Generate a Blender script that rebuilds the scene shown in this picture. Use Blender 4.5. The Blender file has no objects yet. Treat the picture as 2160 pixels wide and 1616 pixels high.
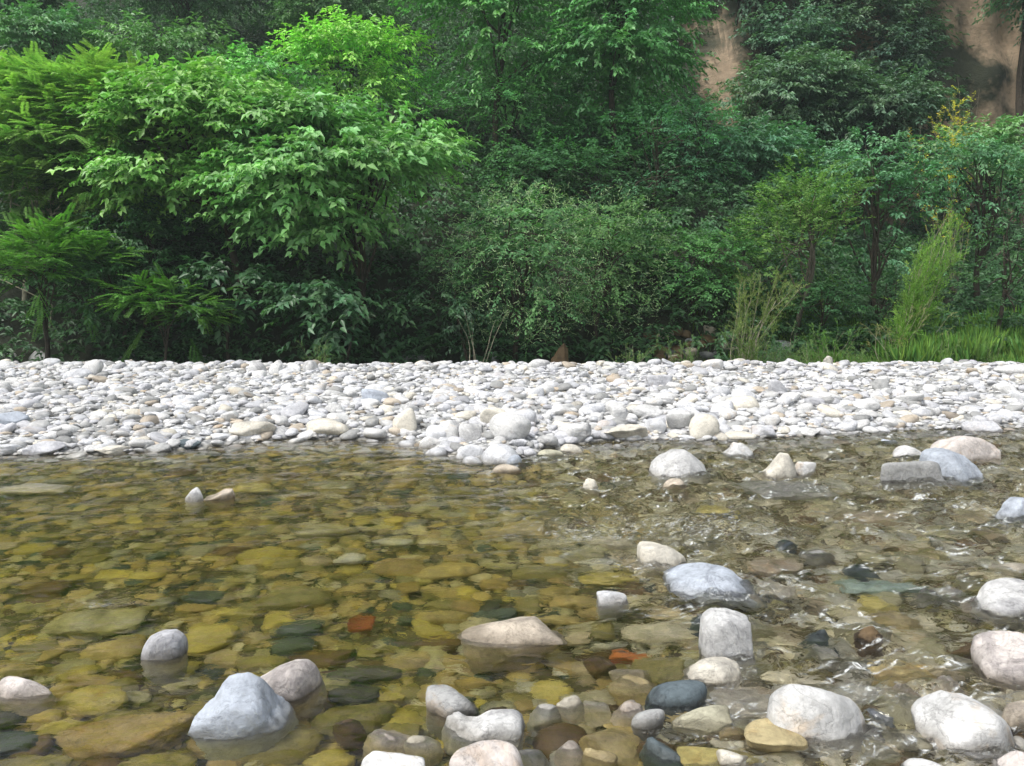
import bpy, math, random
import numpy as np
from mathutils import Vector

# ------------------------------------------------------------------ camera, world, sun, exposure
S = bpy.context.scene
COL = S.collection
rng = np.random.default_rng(7)
random.seed(7)
W, H, F = 2160.0, 1616.0, 1695.0
CAMZ = 1.30
PITCH = math.atan((808 - 640) / F)

cam_d = bpy.data.cameras.new('camera'); cam = bpy.data.objects.new('camera', cam_d); COL.objects.link(cam)
cam.location = (0, 0, CAMZ); cam.rotation_euler = (math.radians(90) - PITCH, 0, 0)
cam_d.sensor_width = 36; cam_d.lens = 36 * F / W; cam_d.clip_start = 0.05; cam_d.clip_end = 600
S.camera = cam

SUN_EL, SUN_AZ = math.radians(58), math.radians(-125)      # azimuth measured from +Y, clockwise; behind and left of the camera
wd = bpy.data.worlds.new('World'); S.world = wd; wd.use_nodes = True
nt = wd.node_tree; nt.nodes.clear()
sky = nt.nodes.new('ShaderNodeTexSky'); sky.sky_type = 'NISHITA'; sky.sun_disc = False
sky.sun_elevation = SUN_EL; sky.sun_rotation = SUN_AZ; sky.dust_density = 3.0; sky.air_density = 1.0; sky.ozone_density = 1.0
hs = nt.nodes.new('ShaderNodeHueSaturation'); hs.inputs['Saturation'].default_value = 0.35
bg = nt.nodes.new('ShaderNodeBackground'); bg.inputs['Strength'].default_value = 0.13
wo = nt.nodes.new('ShaderNodeOutputWorld')
nt.links.new(sky.outputs[0], hs.inputs['Color']); nt.links.new(hs.outputs[0], bg.inputs[0]); nt.links.new(bg.outputs[0], wo.inputs[0])

sun_d = bpy.data.lights.new('sun', 'SUN'); sun_d.energy = 1.5; sun_d.angle = math.radians(12); sun_d.color = (1.0, 0.97, 0.92)
sun = bpy.data.objects.new('sun', sun_d); COL.objects.link(sun)
sdir = Vector((math.sin(SUN_AZ) * math.cos(SUN_EL), math.cos(SUN_AZ) * math.cos(SUN_EL), math.sin(SUN_EL)))
sun.rotation_euler = sdir.to_track_quat('Z', 'Y').to_euler(); sun.location = (-10, -10, 30)

S.view_settings.view_transform = 'Standard'; S.view_settings.look = 'None'
S.view_settings.exposure = 0.85; S.view_settings.gamma = 1.0
cy = S.cycles
cy.max_bounces = 10; cy.diffuse_bounces = 3; cy.glossy_bounces = 3; cy.transmission_bounces = 8; cy.transparent_max_bounces = 8
cy.volume_bounces = 0; cy.caustics_refractive = True; cy.caustics_reflective = False
cy.sample_clamp_indirect = 4.0; cy.use_denoising = True
cy.blur_glossy = 0.3

# ------------------------------------------------------------------ helpers
def hash2(ix, iy, seed):
    h = (ix.astype(np.int64) * 374761393 + iy.astype(np.int64) * 668265263 + seed * 974634777) & 0xFFFFFFFF
    h = ((h ^ (h >> 13)) * 1274126177) & 0xFFFFFFFF
    return (h ^ (h >> 16)) & 0xFFFF

def perlin(x, y, seed=0):
    x = np.asarray(x, float); y = np.asarray(y, float)
    ix = np.floor(x); iy = np.floor(y); fx = x - ix; fy = y - iy
    u = fx * fx * fx * (fx * (fx * 6 - 15) + 10); v = fy * fy * fy * (fy * (fy * 6 - 15) + 10)
    def g(dx, dy):
        a = hash2(ix + dx, iy + dy, seed) * (2 * math.pi / 65536)
        return np.cos(a) * (fx - dx) + np.sin(a) * (fy - dy)
    a = g(0, 0) * (1 - u) + g(1, 0) * u; b = g(0, 1) * (1 - u) + g(1, 1) * u
    return (a * (1 - v) + b * v) * 1.4

def fbm(x, y, seed=0, octs=4):
    s = 0; a = 1.0; t = 0
    for k in range(octs):
        s = s + a * perlin(x * 2 ** k, y * 2 ** k, seed + k); t += a; a *= 0.5
    return s / t

def sstep(a, b, x):
    t = np.clip((np.asarray(x, float) - a) / (b - a), 0, 1); return t * t * (3 - 2 * t)

def build(name, V, faces, mat, parent=None, col=None, rnd=None, smooth=True, size=None):
    """faces: (n,k) int array. One mesh object."""
    me = bpy.data.meshes.new(name)
    V = np.asarray(V, np.float32); faces = np.asarray(faces, np.int32)
    nf, k = faces.shape
    me.vertices.add(len(V)); me.vertices.foreach_set('co', V.ravel())
    me.loops.add(nf * k); me.loops.foreach_set('vertex_index', faces.ravel())
    me.polygons.add(nf); me.polygons.foreach_set('loop_start', np.arange(0, nf * k, k, dtype=np.int32))
    me.polygons.foreach_set('loop_total', np.full(nf, k, np.int32))
    if smooth: me.polygons.foreach_set('use_smooth', np.ones(nf, bool))
    me.update(calc_edges=True)
    if col is not None:
        col = np.asarray(col, np.float32)
        if col.ndim == 1: col = np.tile(col, (len(V), 1))
        c4 = np.ones((len(V), 4), np.float32); c4[:, :3] = col[:, :3]
        if rnd is not None: c4[:, 3] = rnd
        at = me.color_attributes.new('Col', 'FLOAT_COLOR', 'POINT'); at.data.foreach_set('color', c4.ravel())
    me.materials.append(mat)
    o = bpy.data.objects.new(name, me); COL.objects.link(o)
    if parent is not None: o.parent = parent
    return o

def tag(o, label=None, cat=None, group=None, kind=None):
    if label: o['label'] = label
    if cat: o['category'] = cat
    if group: o['group'] = group
    if kind: o['kind'] = kind
    return o

def empty(name, loc, label, cat, group=None):
    o = bpy.data.objects.new(name, None); COL.objects.link(o); o.location = loc; o.empty_display_size = 0.2
    return tag(o, label, cat, group)

CP, SP = math.cos(PITCH), math.sin(PITCH)
def ray(px, py):
    u = (px - W / 2) / F; v = (H / 2 - py) / F
    d = np.array([u, CP + v * SP, -SP + v * CP]); return d
def on_z(px, py, z=0.0):
    d = ray(px, py); t = (z - CAMZ) / d[2]; return np.array([d[0] * t, d[1] * t, z])
def at_y(px, py, Y):
    d = ray(px, py); t = Y / d[1]; return np.array([d[0] * t, Y, CAMZ + d[2] * t])
def under(px, py, z):
    """the point at height z under the water that is seen through the flat surface at this pixel"""
    p = on_z(px, py, 0.0); d = ray(px, py); d = d / np.linalg.norm(d); n = 1 / 1.33
    ci = -d[2]; st2 = n * n * (1 - ci * ci); r = n * d + (n * ci - math.sqrt(1 - st2)) * np.array([0, 0, 1.0])
    return p + r * (z / r[2])
def to_px(p):
    x, y, z = p[0], p[1], p[2] - CAMZ
    f = y * CP - z * SP; up = y * SP + z * CP
    return W / 2 + F * x / f, H / 2 - F * up / f

# ------------------------------------------------------------------ terrain height
_sh = [(-400, 985), (0, 962), (200, 960), (400, 948), (600, 928), (850, 930), (900, 945), (1000, 972), (1080, 982), (1110, 965),
       (1160, 945), (1260, 935), (1500, 932), (1700, 922), (1900, 912), (2160, 902), (2600, 890)]
_shw = np.array([on_z(a, b)[:2] for a, b in _sh])
def shore(x): return np.interp(x, _shw[:, 0], _shw[:, 1])
YC = 11.1
def gauss_px(X, Y, px, py, rx, ry, z=0):
    p = on_z(px, py, z); return np.exp(-((X - p[0]) / rx) ** 2 - ((Y - p[1]) / ry) ** 2)
SHOALS = [(1480, 1490, .42, .32, .075), (1330, 1150, .35, .3, .07), (1560, 1210, .5, .3, .06), (1950, 1560, .35, .25, .05), (1250, 1020, .4, .3, .07), (1640, 1010, .4, .3, .06), (1150, 1590, .3, .15, .04)]
def height(x, y):
    x = np.asarray(x, float); y = np.asarray(y, float)
    ys = shore(x)
    dep = 0.30 - 0.13 * sstep(-0.3, 1.8, x) + 0.03 * perlin(x * 0.6, y * 0.6, 3) - 0.10 * sstep(3.4, 2.2, y)
    bed = -dep * (1 - np.exp(-np.clip(ys - y, 0, 50) / 0.7))
    for (px, py, rx, ry, s_) in SHOALS: bed = bed + s_ * gauss_px(x, y, px, py, rx, ry)
    bed = np.minimum(bed, -.035)
    bed = np.where(y < -2, bed + np.clip(-2 - y, 0, 12) * 0.12, bed)
    t = np.clip((y - ys) / (YC - ys), 0, 1)
    crest = 0.43 + 0.02 * perlin(x * 0.4, 3.3, 8)
    bar = 0.01 + crest * t ** 0.8
    back = 0.10 + 0.16 * sstep(3.5, 5.5, x)
    bar = bar * (1 - sstep(YC + 0.1, YC + 1.4, y)) + back * sstep(YC + 0.1, YC + 1.4, y)
    z = np.where(y < ys, bed, bar) + 0.012 * fbm(x * 2, y * 2, 5, 3) * (y < 13)
    # hillside
    R = sstep(3.5, 8.0, x + 0.6 * perlin(y * 0.3, 1.7, 9))
    s = np.clip(y - 14.2, 0, 200)
    left = 0.68 * s + 0.9 * sstep(0, 1.6, s)
    y0 = 23.5 + 1.2 * perlin(x * 0.25, 0.3, 12) + 0.6 * perlin(x * 0.8, 0.9, 13)
    right = 0.30 * s + 12.5 * sstep(y0, y0 + 3.2, y) + 0.5 * np.clip(y - y0 - 3.2, 0, 200)
    hill = left * (1 - R) + right * R
    hill = hill + (0.5 * fbm(x * 0.5, y * 0.5, 21, 4)) * sstep(0.5, 4, s)
    hill = hill + 0.85 * np.exp(-((x - 3.15) / 1.1) ** 2 - ((y - 14.9) / 0.9) ** 2)
    return z + np.where(s > 0, np.minimum(hill, 40), 0.85 * np.exp(-((x - 3.15) / 1.1) ** 2 - ((y - 14.9) / 0.9) ** 2))

def on_ground(px, py, ymin=6.0, ymax=30):
    Y = np.linspace(ymin, ymax, 2400); d = ray(px, py); t = Y / d[1]
    z = CAMZ + d[2] * t; g = height(d[0] * t, Y); k = np.where(z <= g)[0]
    k = k[0] if len(k) else len(Y) - 1
    return np.array([d[0] * t[k], Y[k], g[k]])

# ------------------------------------------------------------------ materials
def mat_new(name):
    m = bpy.data.materials.new(name); m.use_nodes = True; n = m.node_tree; n.nodes.clear()
    out = n.nodes.new('ShaderNodeOutputMaterial'); return m, n, out
def nd(n, t, **kw):
    x = n.nodes.new(t)
    for k, v in kw.items():
        if k in x.inputs.keys(): x.inputs[k].default_value = v
        else: setattr(x, k, v)
    return x
def lk(n, a, b): n.links.new(a, b)
def ramp(n, fac, stops):
    r = n.nodes.new('ShaderNodeValToRGB'); lk(n, fac, r.inputs[0]); e = r.color_ramp.elements
    while len(e) < len(stops): e.new(0.5)
    for el, (p, c) in zip(e, stops):
        el.position = p; el.color = (c, c, c, 1) if not isinstance(c, tuple) else (*c, 1)
    return r.outputs[0]
def mixc(n, fac, a, b, mode='MIX'):
    m = n.nodes.new('ShaderNodeMix'); m.data_type = 'RGBA'; m.blend_type = mode
    for s, v in ((m.inputs[0], fac), (m.inputs[6], a), (m.inputs[7], b)):
        if hasattr(v, 'links'): lk(n, v, s)
        elif isinstance(v, tuple): s.default_value = (*v, 1)
        else: s.default_value = v
    return m.outputs[2]
def mth(n, op, a, b=None):
    m = n.nodes.new('ShaderNodeMath'); m.operation = op
    for s, v in zip(m.inputs, (a, b)):
        if v is None: continue
        if hasattr(v, 'links'): lk(n, v, s)
        else: s.default_value = v
    return m.outputs[0]

def stone_material(name, scale=1.0, bump=0.5, algae=False, lo=0.68):
    m, n, out = mat_new(name)
    at = nd(n, 'ShaderNodeAttribute', attribute_name='Col')
    geo = nd(n, 'ShaderNodeNewGeometry')
    off = nd(n, 'ShaderNodeCombineXYZ'); o = mth(n, 'MULTIPLY', at.outputs['Alpha'], 37.0); lk(n, o, off.inputs[0]); lk(n, o, off.inputs[2])
    v = nd(n, 'ShaderNodeVectorMath', operation='ADD'); lk(n, geo.outputs['Position'], v.inputs[0]); lk(n, off.outputs[0], v.inputs[1])
    P = v.outputs[0]
    def noise(sc, det=5.0, rough=0.6, dist=0.0):
        t = nd(n, 'ShaderNodeTexNoise'); t.inputs['Scale'].default_value = sc * scale; t.inputs['Detail'].default_value = det
        t.inputs['Roughness'].default_value = rough; t.inputs['Distortion'].default_value = dist; lk(n, P, t.inputs['Vector']); return t.outputs[0]
    big = noise(9, 4); fine = noise(60, 6, 0.7); spk = noise(160, 3, 0.7)
    vein = noise(7, 6, 0.62, 1.2)
    c = mixc(n, 1.0, at.outputs['Color'], ramp(n, big, [(0.3, lo), (0.62, 1.08)]), 'MULTIPLY')
    c = mixc(n, 1.0, c, ramp(n, fine, [(0.35, 0.84), (0.62, 1.06)]), 'MULTIPLY')
    line = ramp(n, vein, [(0.485, 1.0), (0.5, 0.80), (0.51, 1.0)])
    c = mixc(n, 1.0, c, line, 'MULTIPLY')
    cr = ramp(n, noise(3.2, 8, 0.58, 2.2), [(0.490, 1.0), (0.5, 0.72), (0.508, 1.0)])
    c = mixc(n, 1.0, c, cr, 'MULTIPLY')
    c = mixc(n, ramp(n, spk, [(0.68, 0.0), (0.76, 0.6)]), c, (0.10, 0.10, 0.10))
    # grey or rusty blotches on some stones only
    bl = ramp(n, noise(4.5, 7, 0.7, 0.8), [(0.50, 0.0), (0.60, 0.75)])
    sel = ramp(n, at.outputs['Alpha'], [(0.45, 0.0), (0.75, 1.0)])
    c = mixc(n, mth(n, 'MULTIPLY', bl, sel), c, mixc(n, 1.0, c, (0.50, 0.50, 0.52), 'MULTIPLY'))
    bl2 = ramp(n, noise(6.5, 6, 0.65, 0.5), [(0.54, 0.0), (0.66, 0.6)])
    sel2 = ramp(n, at.outputs['Alpha'], [(0.15, 1.0), (0.45, 0.0)])
    c = mixc(n, mth(n, 'MULTIPLY', bl2, sel2), c, mixc(n, 1.0, c, (0.95, 0.74, 0.52), 'MULTIPLY'))
    sep = nd(n, 'ShaderNodeSeparateXYZ'); lk(n, geo.outputs['Position'], sep.inputs[0])
    zz = mth(n, 'ADD', sep.outputs[2], mth(n, 'MULTIPLY', mth(n, 'SUBTRACT', big, 0.5), 0.05))
    wet = nd(n, 'ShaderNodeMapRange'); wet.inputs['From Min'].default_value = 0.006; wet.inputs['From Max'].default_value = 0.040
    wet.inputs['To Min'].default_value = 1.0; wet.inputs['To Max'].default_value = 0.0; lk(n, zz, wet.inputs['Value'])
    wf = wet.outputs[0]
    wetc = mixc(n, 1.0, c, (0.95, 0.92, 0.85), 'MULTIPLY')
    if algae:
        # a film of algae that grows only on what stays under the water line
        am = nd(n, 'ShaderNodeMapRange'); am.inputs['From Min'].default_value = -0.06; am.inputs['From Max'].default_value = -0.005
        am.inputs['To Min'].default_value = 1.0; am.inputs['To Max'].default_value = 0.0; lk(n, zz, am.inputs['Value'])
        patch = ramp(n, noise(5, 5, 0.65), [(0.38, 0.25), (0.62, 0.80)])
        fast = nd(n, 'ShaderNodeMapRange'); fast.inputs['From Min'].default_value = -0.3; fast.inputs['From Max'].default_value = 1.1     # the fast shallow side stays cleaner
        fast.inputs['To Min'].default_value = 1.0; fast.inputs['To Max'].default_value = 0.2; lk(n, sep.outputs[0], fast.inputs['Value']); patch = mth(n, 'MULTIPLY', patch, fast.outputs[0])
        wetc = mixc(n, mth(n, 'MULTIPLY', am.outputs[0], patch), wetc, mixc(n, 1.0, wetc, (1.06, 0.99, 0.45), 'MULTIPLY'))
    band = nd(n, 'ShaderNodeMapRange'); band.inputs['From Min'].default_value = -0.03; band.inputs['From Max'].default_value = 0.0; lk(n, zz, band.inputs['Value'])
    wetc = mixc(n, mth(n, 'MULTIPLY', band.outputs[0], 0.8), wetc, mixc(n, 1.0, c, (0.46, 0.44, 0.40), 'MULTIPLY'))
    c = mixc(n, wf, c, wetc)
    b = nd(n, 'ShaderNodeBsdfPrincipled'); lk(n, c, b.inputs['Base Color'])
    rr = nd(n, 'ShaderNodeMapRange'); rr.inputs['To Min'].default_value = 0.78; rr.inputs['To Max'].default_value = 0.28; lk(n, wf, rr.inputs['Value'])
    lk(n, rr.outputs[0], b.inputs['Roughness']); b.inputs['Specular IOR Level'].default_value = 0.35
    bm = nd(n, 'ShaderNodeBump'); bm.inputs['Strength'].default_value = bump; bm.inputs['Distance'].default_value = 0.01
    lk(n, mth(n, 'ADD', mth(n, 'MULTIPLY', big, 1.5), mth(n, 'ADD', fine, mth(n, 'ADD', line, cr))), bm.inputs['Height']); lk(n, bm.outputs[0], b.inputs['Normal'])
    lk(n, b.outputs[0], out.inputs[0]); return m

M_RIVER = stone_material('river_stone_surface', 1.0, 0.55, True)
M_BAR = stone_material('bleached_stone_surface', 0.8, 0.4, False, 0.85)

def leaf_material(name, gloss=0.45, spec=0.4, trans=0.25):
    m, n, out = mat_new(name)
    at = nd(n, 'ShaderNodeAttribute', attribute_name='Col')
    b = nd(n, 'ShaderNodeBsdfPrincipled'); lk(n, at.outputs['Color'], b.inputs['Base Color'])
    b.inputs['Roughness'].default_value = gloss; b.inputs['Specular IOR Level'].default_value = spec
    tr = nd(n, 'ShaderNodeBsdfTranslucent'); lk(n, mixc(n, 1.0, at.outputs['Color'], (1.05, 1.5, 0.6), 'MULTIPLY'), tr.inputs[0])
    mx = nd(n, 'ShaderNodeMixShader'); mx.inputs[0].default_value = trans
    lk(n, b.outputs[0], mx.inputs[1]); lk(n, tr.outputs[0], mx.inputs[2]); lk(n, mx.outputs[0], out.inputs[0]); return m
M_LEAF = leaf_material('leaf_surface', 0.42, 0.45, 0.22)
M_FINE = leaf_material('fine_leaf_surface', 0.55, 0.25, 0.35)

def bark_material():
    m, n, out = mat_new('bark_surface')
    at = nd(n, 'ShaderNodeAttribute', attribute_name='Col'); tc = nd(n, 'ShaderNodeTexCoord')
    t = nd(n, 'ShaderNodeTexNoise'); t.inputs['Scale'].default_value = 14; t.inputs['Detail'].default_value = 6; lk(n, tc.outputs['Object'], t.inputs['Vector'])
    c = mixc(n, 1.0, at.outputs['Color'], ramp(n, t.outputs[0], [(0.3, 0.5), (0.7, 1.25)]), 'MULTIPLY')
    b = nd(n, 'ShaderNodeBsdfPrincipled'); b.inputs['Roughness'].default_value = 0.85; lk(n, c, b.inputs['Base Color'])
    bm = nd(n, 'ShaderNodeBump'); bm.inputs['Strength'].default_value = 0.6; bm.inputs['Distance'].default_value = 0.02; lk(n, t.outputs[0], bm.inputs['Height']); lk(n, bm.outputs[0], b.inputs['Normal'])
    lk(n, b.outputs[0], out.inputs[0]); return m
M_BARK = bark_material()

def ground_material():
    m, n, out = mat_new('riverbed_surface')
    g = nd(n, 'ShaderNodeNewGeometry')
    t = nd(n, 'ShaderNodeTexVoronoi'); t.inputs['Scale'].default_value = 22; lk(n, g.outputs['Position'], t.inputs['Vector'])
    t2 = nd(n, 'ShaderNodeTexNoise'); t2.inputs['Scale'].default_value = 3; t2.inputs['Detail'].default_value = 8; lk(n, g.outputs['Position'], t2.inputs['Vector'])
    sp = nd(n, 'ShaderNodeSeparateXYZ'); lk(n, g.outputs['Position'], sp.inputs[0])
    mr = nd(n, 'ShaderNodeMapRange'); mr.inputs['From Min'].default_value = -0.02; mr.inputs['From Max'].default_value = 0.03; lk(n, sp.outputs[2], mr.inputs['Value'])
    soil = nd(n, 'ShaderNodeMapRange'); soil.inputs['From Min'].default_value = 11.6; soil.inputs['From Max'].default_value = 12.4; lk(n, sp.outputs[1], soil.inputs['Value'])
    bedc = mixc(n, t2.outputs[0], (0.10, 0.085, 0.03), (0.26, 0.21, 0.09)); barc = mixc(n, t2.outputs[0], (0.40, 0.40, 0.39), (0.58, 0.58, 0.57))
    c = mixc(n, mr.outputs[0], bedc, barc)
    c = mixc(n, soil.outputs[0], c, (0.05, 0.045, 0.03))
    c = mixc(n, 1.0, c, ramp(n, t.outputs['Distance'], [(0.0, 1.15), (0.6, 0.5)]), 'MULTIPLY')
    b = nd(n, 'ShaderNodeBsdfPrincipled'); b.inputs['Roughness'].default_value = 0.8; lk(n, c, b.inputs['Base Color'])
    bm = nd(n, 'ShaderNodeBump'); bm.inputs['Strength'].default_value = 0.7; bm.inputs['Distance'].default_value = 0.03; bm.invert = True
    lk(n, t.outputs['Distance'], bm.inputs['Height']); lk(n, bm.outputs[0], b.inputs['Normal'])
    lk(n, b.outputs[0], out.inputs[0]); return m

def hill_material():
    m, n, out = mat_new('hillside_surface')
    g = nd(n, 'ShaderNodeNewGeometry')
    def noise(sc, det=6, rough=0.6, vec=None):
        t = nd(n, 'ShaderNodeTexNoise'); t.inputs['Scale'].default_value = sc; t.inputs['Detail'].default_value = det; t.inputs['Roughness'].default_value = rough
        lk(n, vec or g.outputs['Position'], t.inputs['Vector']); return t.outputs[0]
    mp = nd(n, 'ShaderNodeMapping'); mp.inputs['Scale'].default_value = (1.0, 0.9, 1.5); lk(n, g.outputs['Position'], mp.inputs[0])
    rock = mixc(n, noise(1.6, 9, 0.68, mp.outputs[0]), (0.14, 0.10, 0.065), (0.50, 0.375, 0.25))
    rock = mixc(n, ramp(n, noise(6, 6), [(0.5, 0.0), (0.7, 0.5)]), rock, (0.10, 0.09, 0.05))
    soil = mixc(n, noise(5), (0.012, 0.016, 0.008), (0.04, 0.045, 0.022))
    sep = nd(n, 'ShaderNodeSeparateXYZ'); lk(n, g.outputs['True Normal'], sep.inputs[0])
    sp = nd(n, 'ShaderNodeSeparateXYZ'); lk(n, g.outputs['Position'], sp.inputs[0])
    far_ = nd(n, 'ShaderNodeMapRange'); far_.inputs['From Min'].default_value = 20.5; far_.inputs['From Max'].default_value = 22.5; lk(n, sp.outputs[1], far_.inputs['Value'])
    steep = mth(n, 'MULTIPLY', ramp(n, sep.outputs[2], [(0.40, 1.0), (0.62, 0.0)]), far_.outputs[0])
    moss = ramp(n, noise(0.45, 5), [(0.46, 1.0), (0.56, 0.0)])
    c = mixc(n, mth(n, 'MULTIPLY', steep, moss), soil, rock)
    b = nd(n, 'ShaderNodeBsdfPrincipled'); b.inputs['Roughness'].default_value = 0.9; lk(n, c, b.inputs['Base Color'])
    bm = nd(n, 'ShaderNodeBump'); bm.inputs['Strength'].default_value = 0.8; bm.inputs['Distance'].default_value = 0.10; lk(n, noise(2.2, 9, 0.7, mp.outputs[0]), bm.inputs['Height']); lk(n, bm.outputs[0], b.inputs['Normal'])
    lk(n, b.outputs[0], out.inputs[0]); return m

def water_material():
    m, n, out = mat_new('river_water_surface')
    g = nd(n, 'ShaderNodeNewGeometry')
    at = nd(n, 'ShaderNodeAttribute', attribute_name='Col')
    mp = nd(n, 'ShaderNodeMapping'); mp.inputs['Scale'].default_value = (0.7, 1.0, 1.0); mp.inputs['Rotation'].default_value = (0, 0, math.radians(12)); lk(n, g.outputs['Position'], mp.inputs[0])
    t = nd(n, 'ShaderNodeTexNoise'); t.inputs['Scale'].default_value = 22; t.inputs['Detail'].default_value = 3; t.inputs['Distortion'].default_value = 0.6; lk(n, mp.outputs[0], t.inputs['Vector'])
    bm = nd(n, 'ShaderNodeBump'); bm.inputs['Distance'].default_value = 0.018; lk(n, t.outputs[0], bm.inputs['Height'])
    sepc = nd(n, 'ShaderNodeSeparateColor'); lk(n, at.outputs['Color'], sepc.inputs[0])
    lk(n, sepc.outputs[0], bm.inputs['Strength'])
    gl = nd(n, 'ShaderNodeBsdfPrincipled'); gl.inputs['Base Color'].default_value = (1, 1, 1, 1); gl.inputs['Roughness'].default_value = 0.02
    gl.inputs['IOR'].default_value = 1.33; gl.inputs['Transmission Weight'].default_value = 1.0; lk(n, mth(n, 'MULTIPLY', sepc.outputs[0], 0.11), gl.inputs['Roughness']); lk(n, bm.outputs[0], gl.inputs['Normal'])
    foam_glint = nd(n, 'ShaderNodeBsdfDiffuse'); foam_glint.inputs[0].default_value = (0.75, 0.77, 0.75, 1)  # one white for foam and for the glints painted on the ripples
    fn = nd(n, 'ShaderNodeTexNoise'); fn.inputs['Scale'].default_value = 45; fn.inputs['Detail'].default_value = 5; fn.inputs['Roughness'].default_value = 0.7; fn.inputs['Distortion'].default_value = 1.5
    lk(n, mp.outputs[0], fn.inputs['Vector'])
    ff = mth(n, 'MULTIPLY', ramp(n, fn.outputs[0], [(0.53, 0.0), (0.66, 0.85)]), sepc.outputs[1])
    ff = mth(n, 'MAXIMUM', ff, mth(n, 'MULTIPLY', sepc.outputs[2], ramp(n, fn.outputs[0], [(0.42, 0.0), (0.58, 0.9)])))
    mx = nd(n, 'ShaderNodeMixShader'); lk(n, ff, mx.inputs[0]); lk(n, gl.outputs[0], mx.inputs[1]); lk(n, foam_glint.outputs[0], mx.inputs[2])
    lk(n, mx.outputs[0], out.inputs[0])
    va = nd(n, 'ShaderNodeVolumeAbsorption'); va.inputs['Color'].default_value = (0.77, 0.75, 0.24, 1); va.inputs['Density'].default_value = 1.0
    lk(n, va.outputs[0], out.inputs['Volume']); return m

# ------------------------------------------------------------------ terrain and water
def grid_faces(nx, ny):
    i = np.arange(nx - 1)[None, :] + np.arange(ny - 1)[:, None] * nx
    return np.stack([i, i + 1, i + 1 + nx, i + nx], -1).reshape(-1, 4)
def sheet(name, xs, ys, mat, zf, kind='structure'):
    X, Y = np.meshgrid(xs, ys); Z = zf(X, Y)
    o = build(name, np.stack([X, Y, Z], -1).reshape(-1, 3), grid_faces(len(xs), len(ys)), mat)
    return tag(o, kind=kind)
xs = np.concatenate([np.linspace(-45, -9, 30)[:-1], np.linspace(-9, 9, 260), np.linspace(9, 45, 30)[1:]])
ysr = np.concatenate([np.linspace(-16, 1.5, 40)[:-1], np.linspace(1.5, 13.6, 220)])
sheet('riverbed', xs, ysr, ground_material(), height)
xs2 = np.concatenate([np.linspace(-60, -14, 30)[:-1], np.linspace(-14, 22, 300), np.linspace(22, 60, 24)[1:]])
ysh = np.concatenate([np.linspace(13.6, 22, 70)[:-1], np.linspace(22, 29, 260)[:-1], np.linspace(29, 70, 30)])
def make_hillside():
    X, Y = np.meshgrid(xs2, ysh); Z = height(X, Y); k = sstep(22.5, 23.5, Y) * sstep(3, 6, X)
    rg = 1 - 2 * np.abs(fbm(X * .35, Z * .25, 301, 2)); Y2 = Y - k * (.55 * rg + .10 * fbm(X * 1.1, Z * .8, 305, 2))
    tag(build('hillside', np.stack([X, Y2, Z], -1).reshape(-1, 3), grid_faces(len(xs2), len(ysh)), hill_material()), kind='structure')
make_hillside()

WAKES = []
def rough_map(X, Y):
    a = 0.45 + 1.45 * sstep(-0.3, 1.3, X + 0.15 * (Y - 4)) + .75 * sstep(3.8, 6.0, Y)
    for (px, py, rx, ry, s) in [(1400, 1120, .6, .5, 1.7), (1500, 1230, .35, .3, 1.1), (1120, 985, .3, .25, .8), (1640, 1020, .4, .3, .7), (1960, 1030, .5, .4, .8),
                                (2100, 1080, .5, .4, .9), (1830, 1370, .25, .2, .9), (1880, 1480, .35, .2, 1.0), (1700, 1430, .3, .2, .7), (1850, 1560, .2, .12, .9),
                                (230, 1270, .22, .12, .5), (500, 1540, .2, .12, .35), (560, 1300, .15, .12, .35), (770, 1420, .12, .08, .3)]:
        a = a + s * gauss_px(X, Y, px, py, rx, ry)
    for (sx, sy, sr) in WAKES:      # rougher water on the downstream side of every stone that stands in the current
        a = a + .9 * np.exp(-((X - sx - .8 * sr) / (1.5 * sr)) ** 2 - ((Y - sy + .8 * sr) / (1.1 * sr)) ** 2)
    return a
def water_h(X, Y):
    A = rough_map(X, Y)
    c, s = math.cos(0.2), math.sin(0.2); U = c * X + s * Y; V = -s * X + c * Y
    h = 0.011 * perlin(U * 1.2, V * 2.6, 31) + 0.0080 * perlin(U * 2.6 + 3, V * 6.5, 32)
    r = 1 - 2 * np.abs(perlin(U * 6.5 + h * 60, V * 9.0, 33)); h = h + 0.0036 * r
    h = h + 0.0022 * perlin(U * 13 + 20 * h, V * 17, 34) + 0.0009 * perlin(U * 27, V * 32, 35)
    sh = sstep(0.0, 0.4, shore(X) - Y)
    rr = np.clip(A - 1.0, 0, 1.6)
    h2 = rr * (0.011 * (1 - 2 * np.abs(perlin(U * 4.5, V * 6.5, 41))) + 0.0075 * (1 - 2 * np.abs(perlin(U * 10 + 30 * h, V * 14, 42))) + .003 * perlin(U * 21, V * 28, 43))
    return (h * A * (0.35 + 0.65 * sh) + h2)
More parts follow.
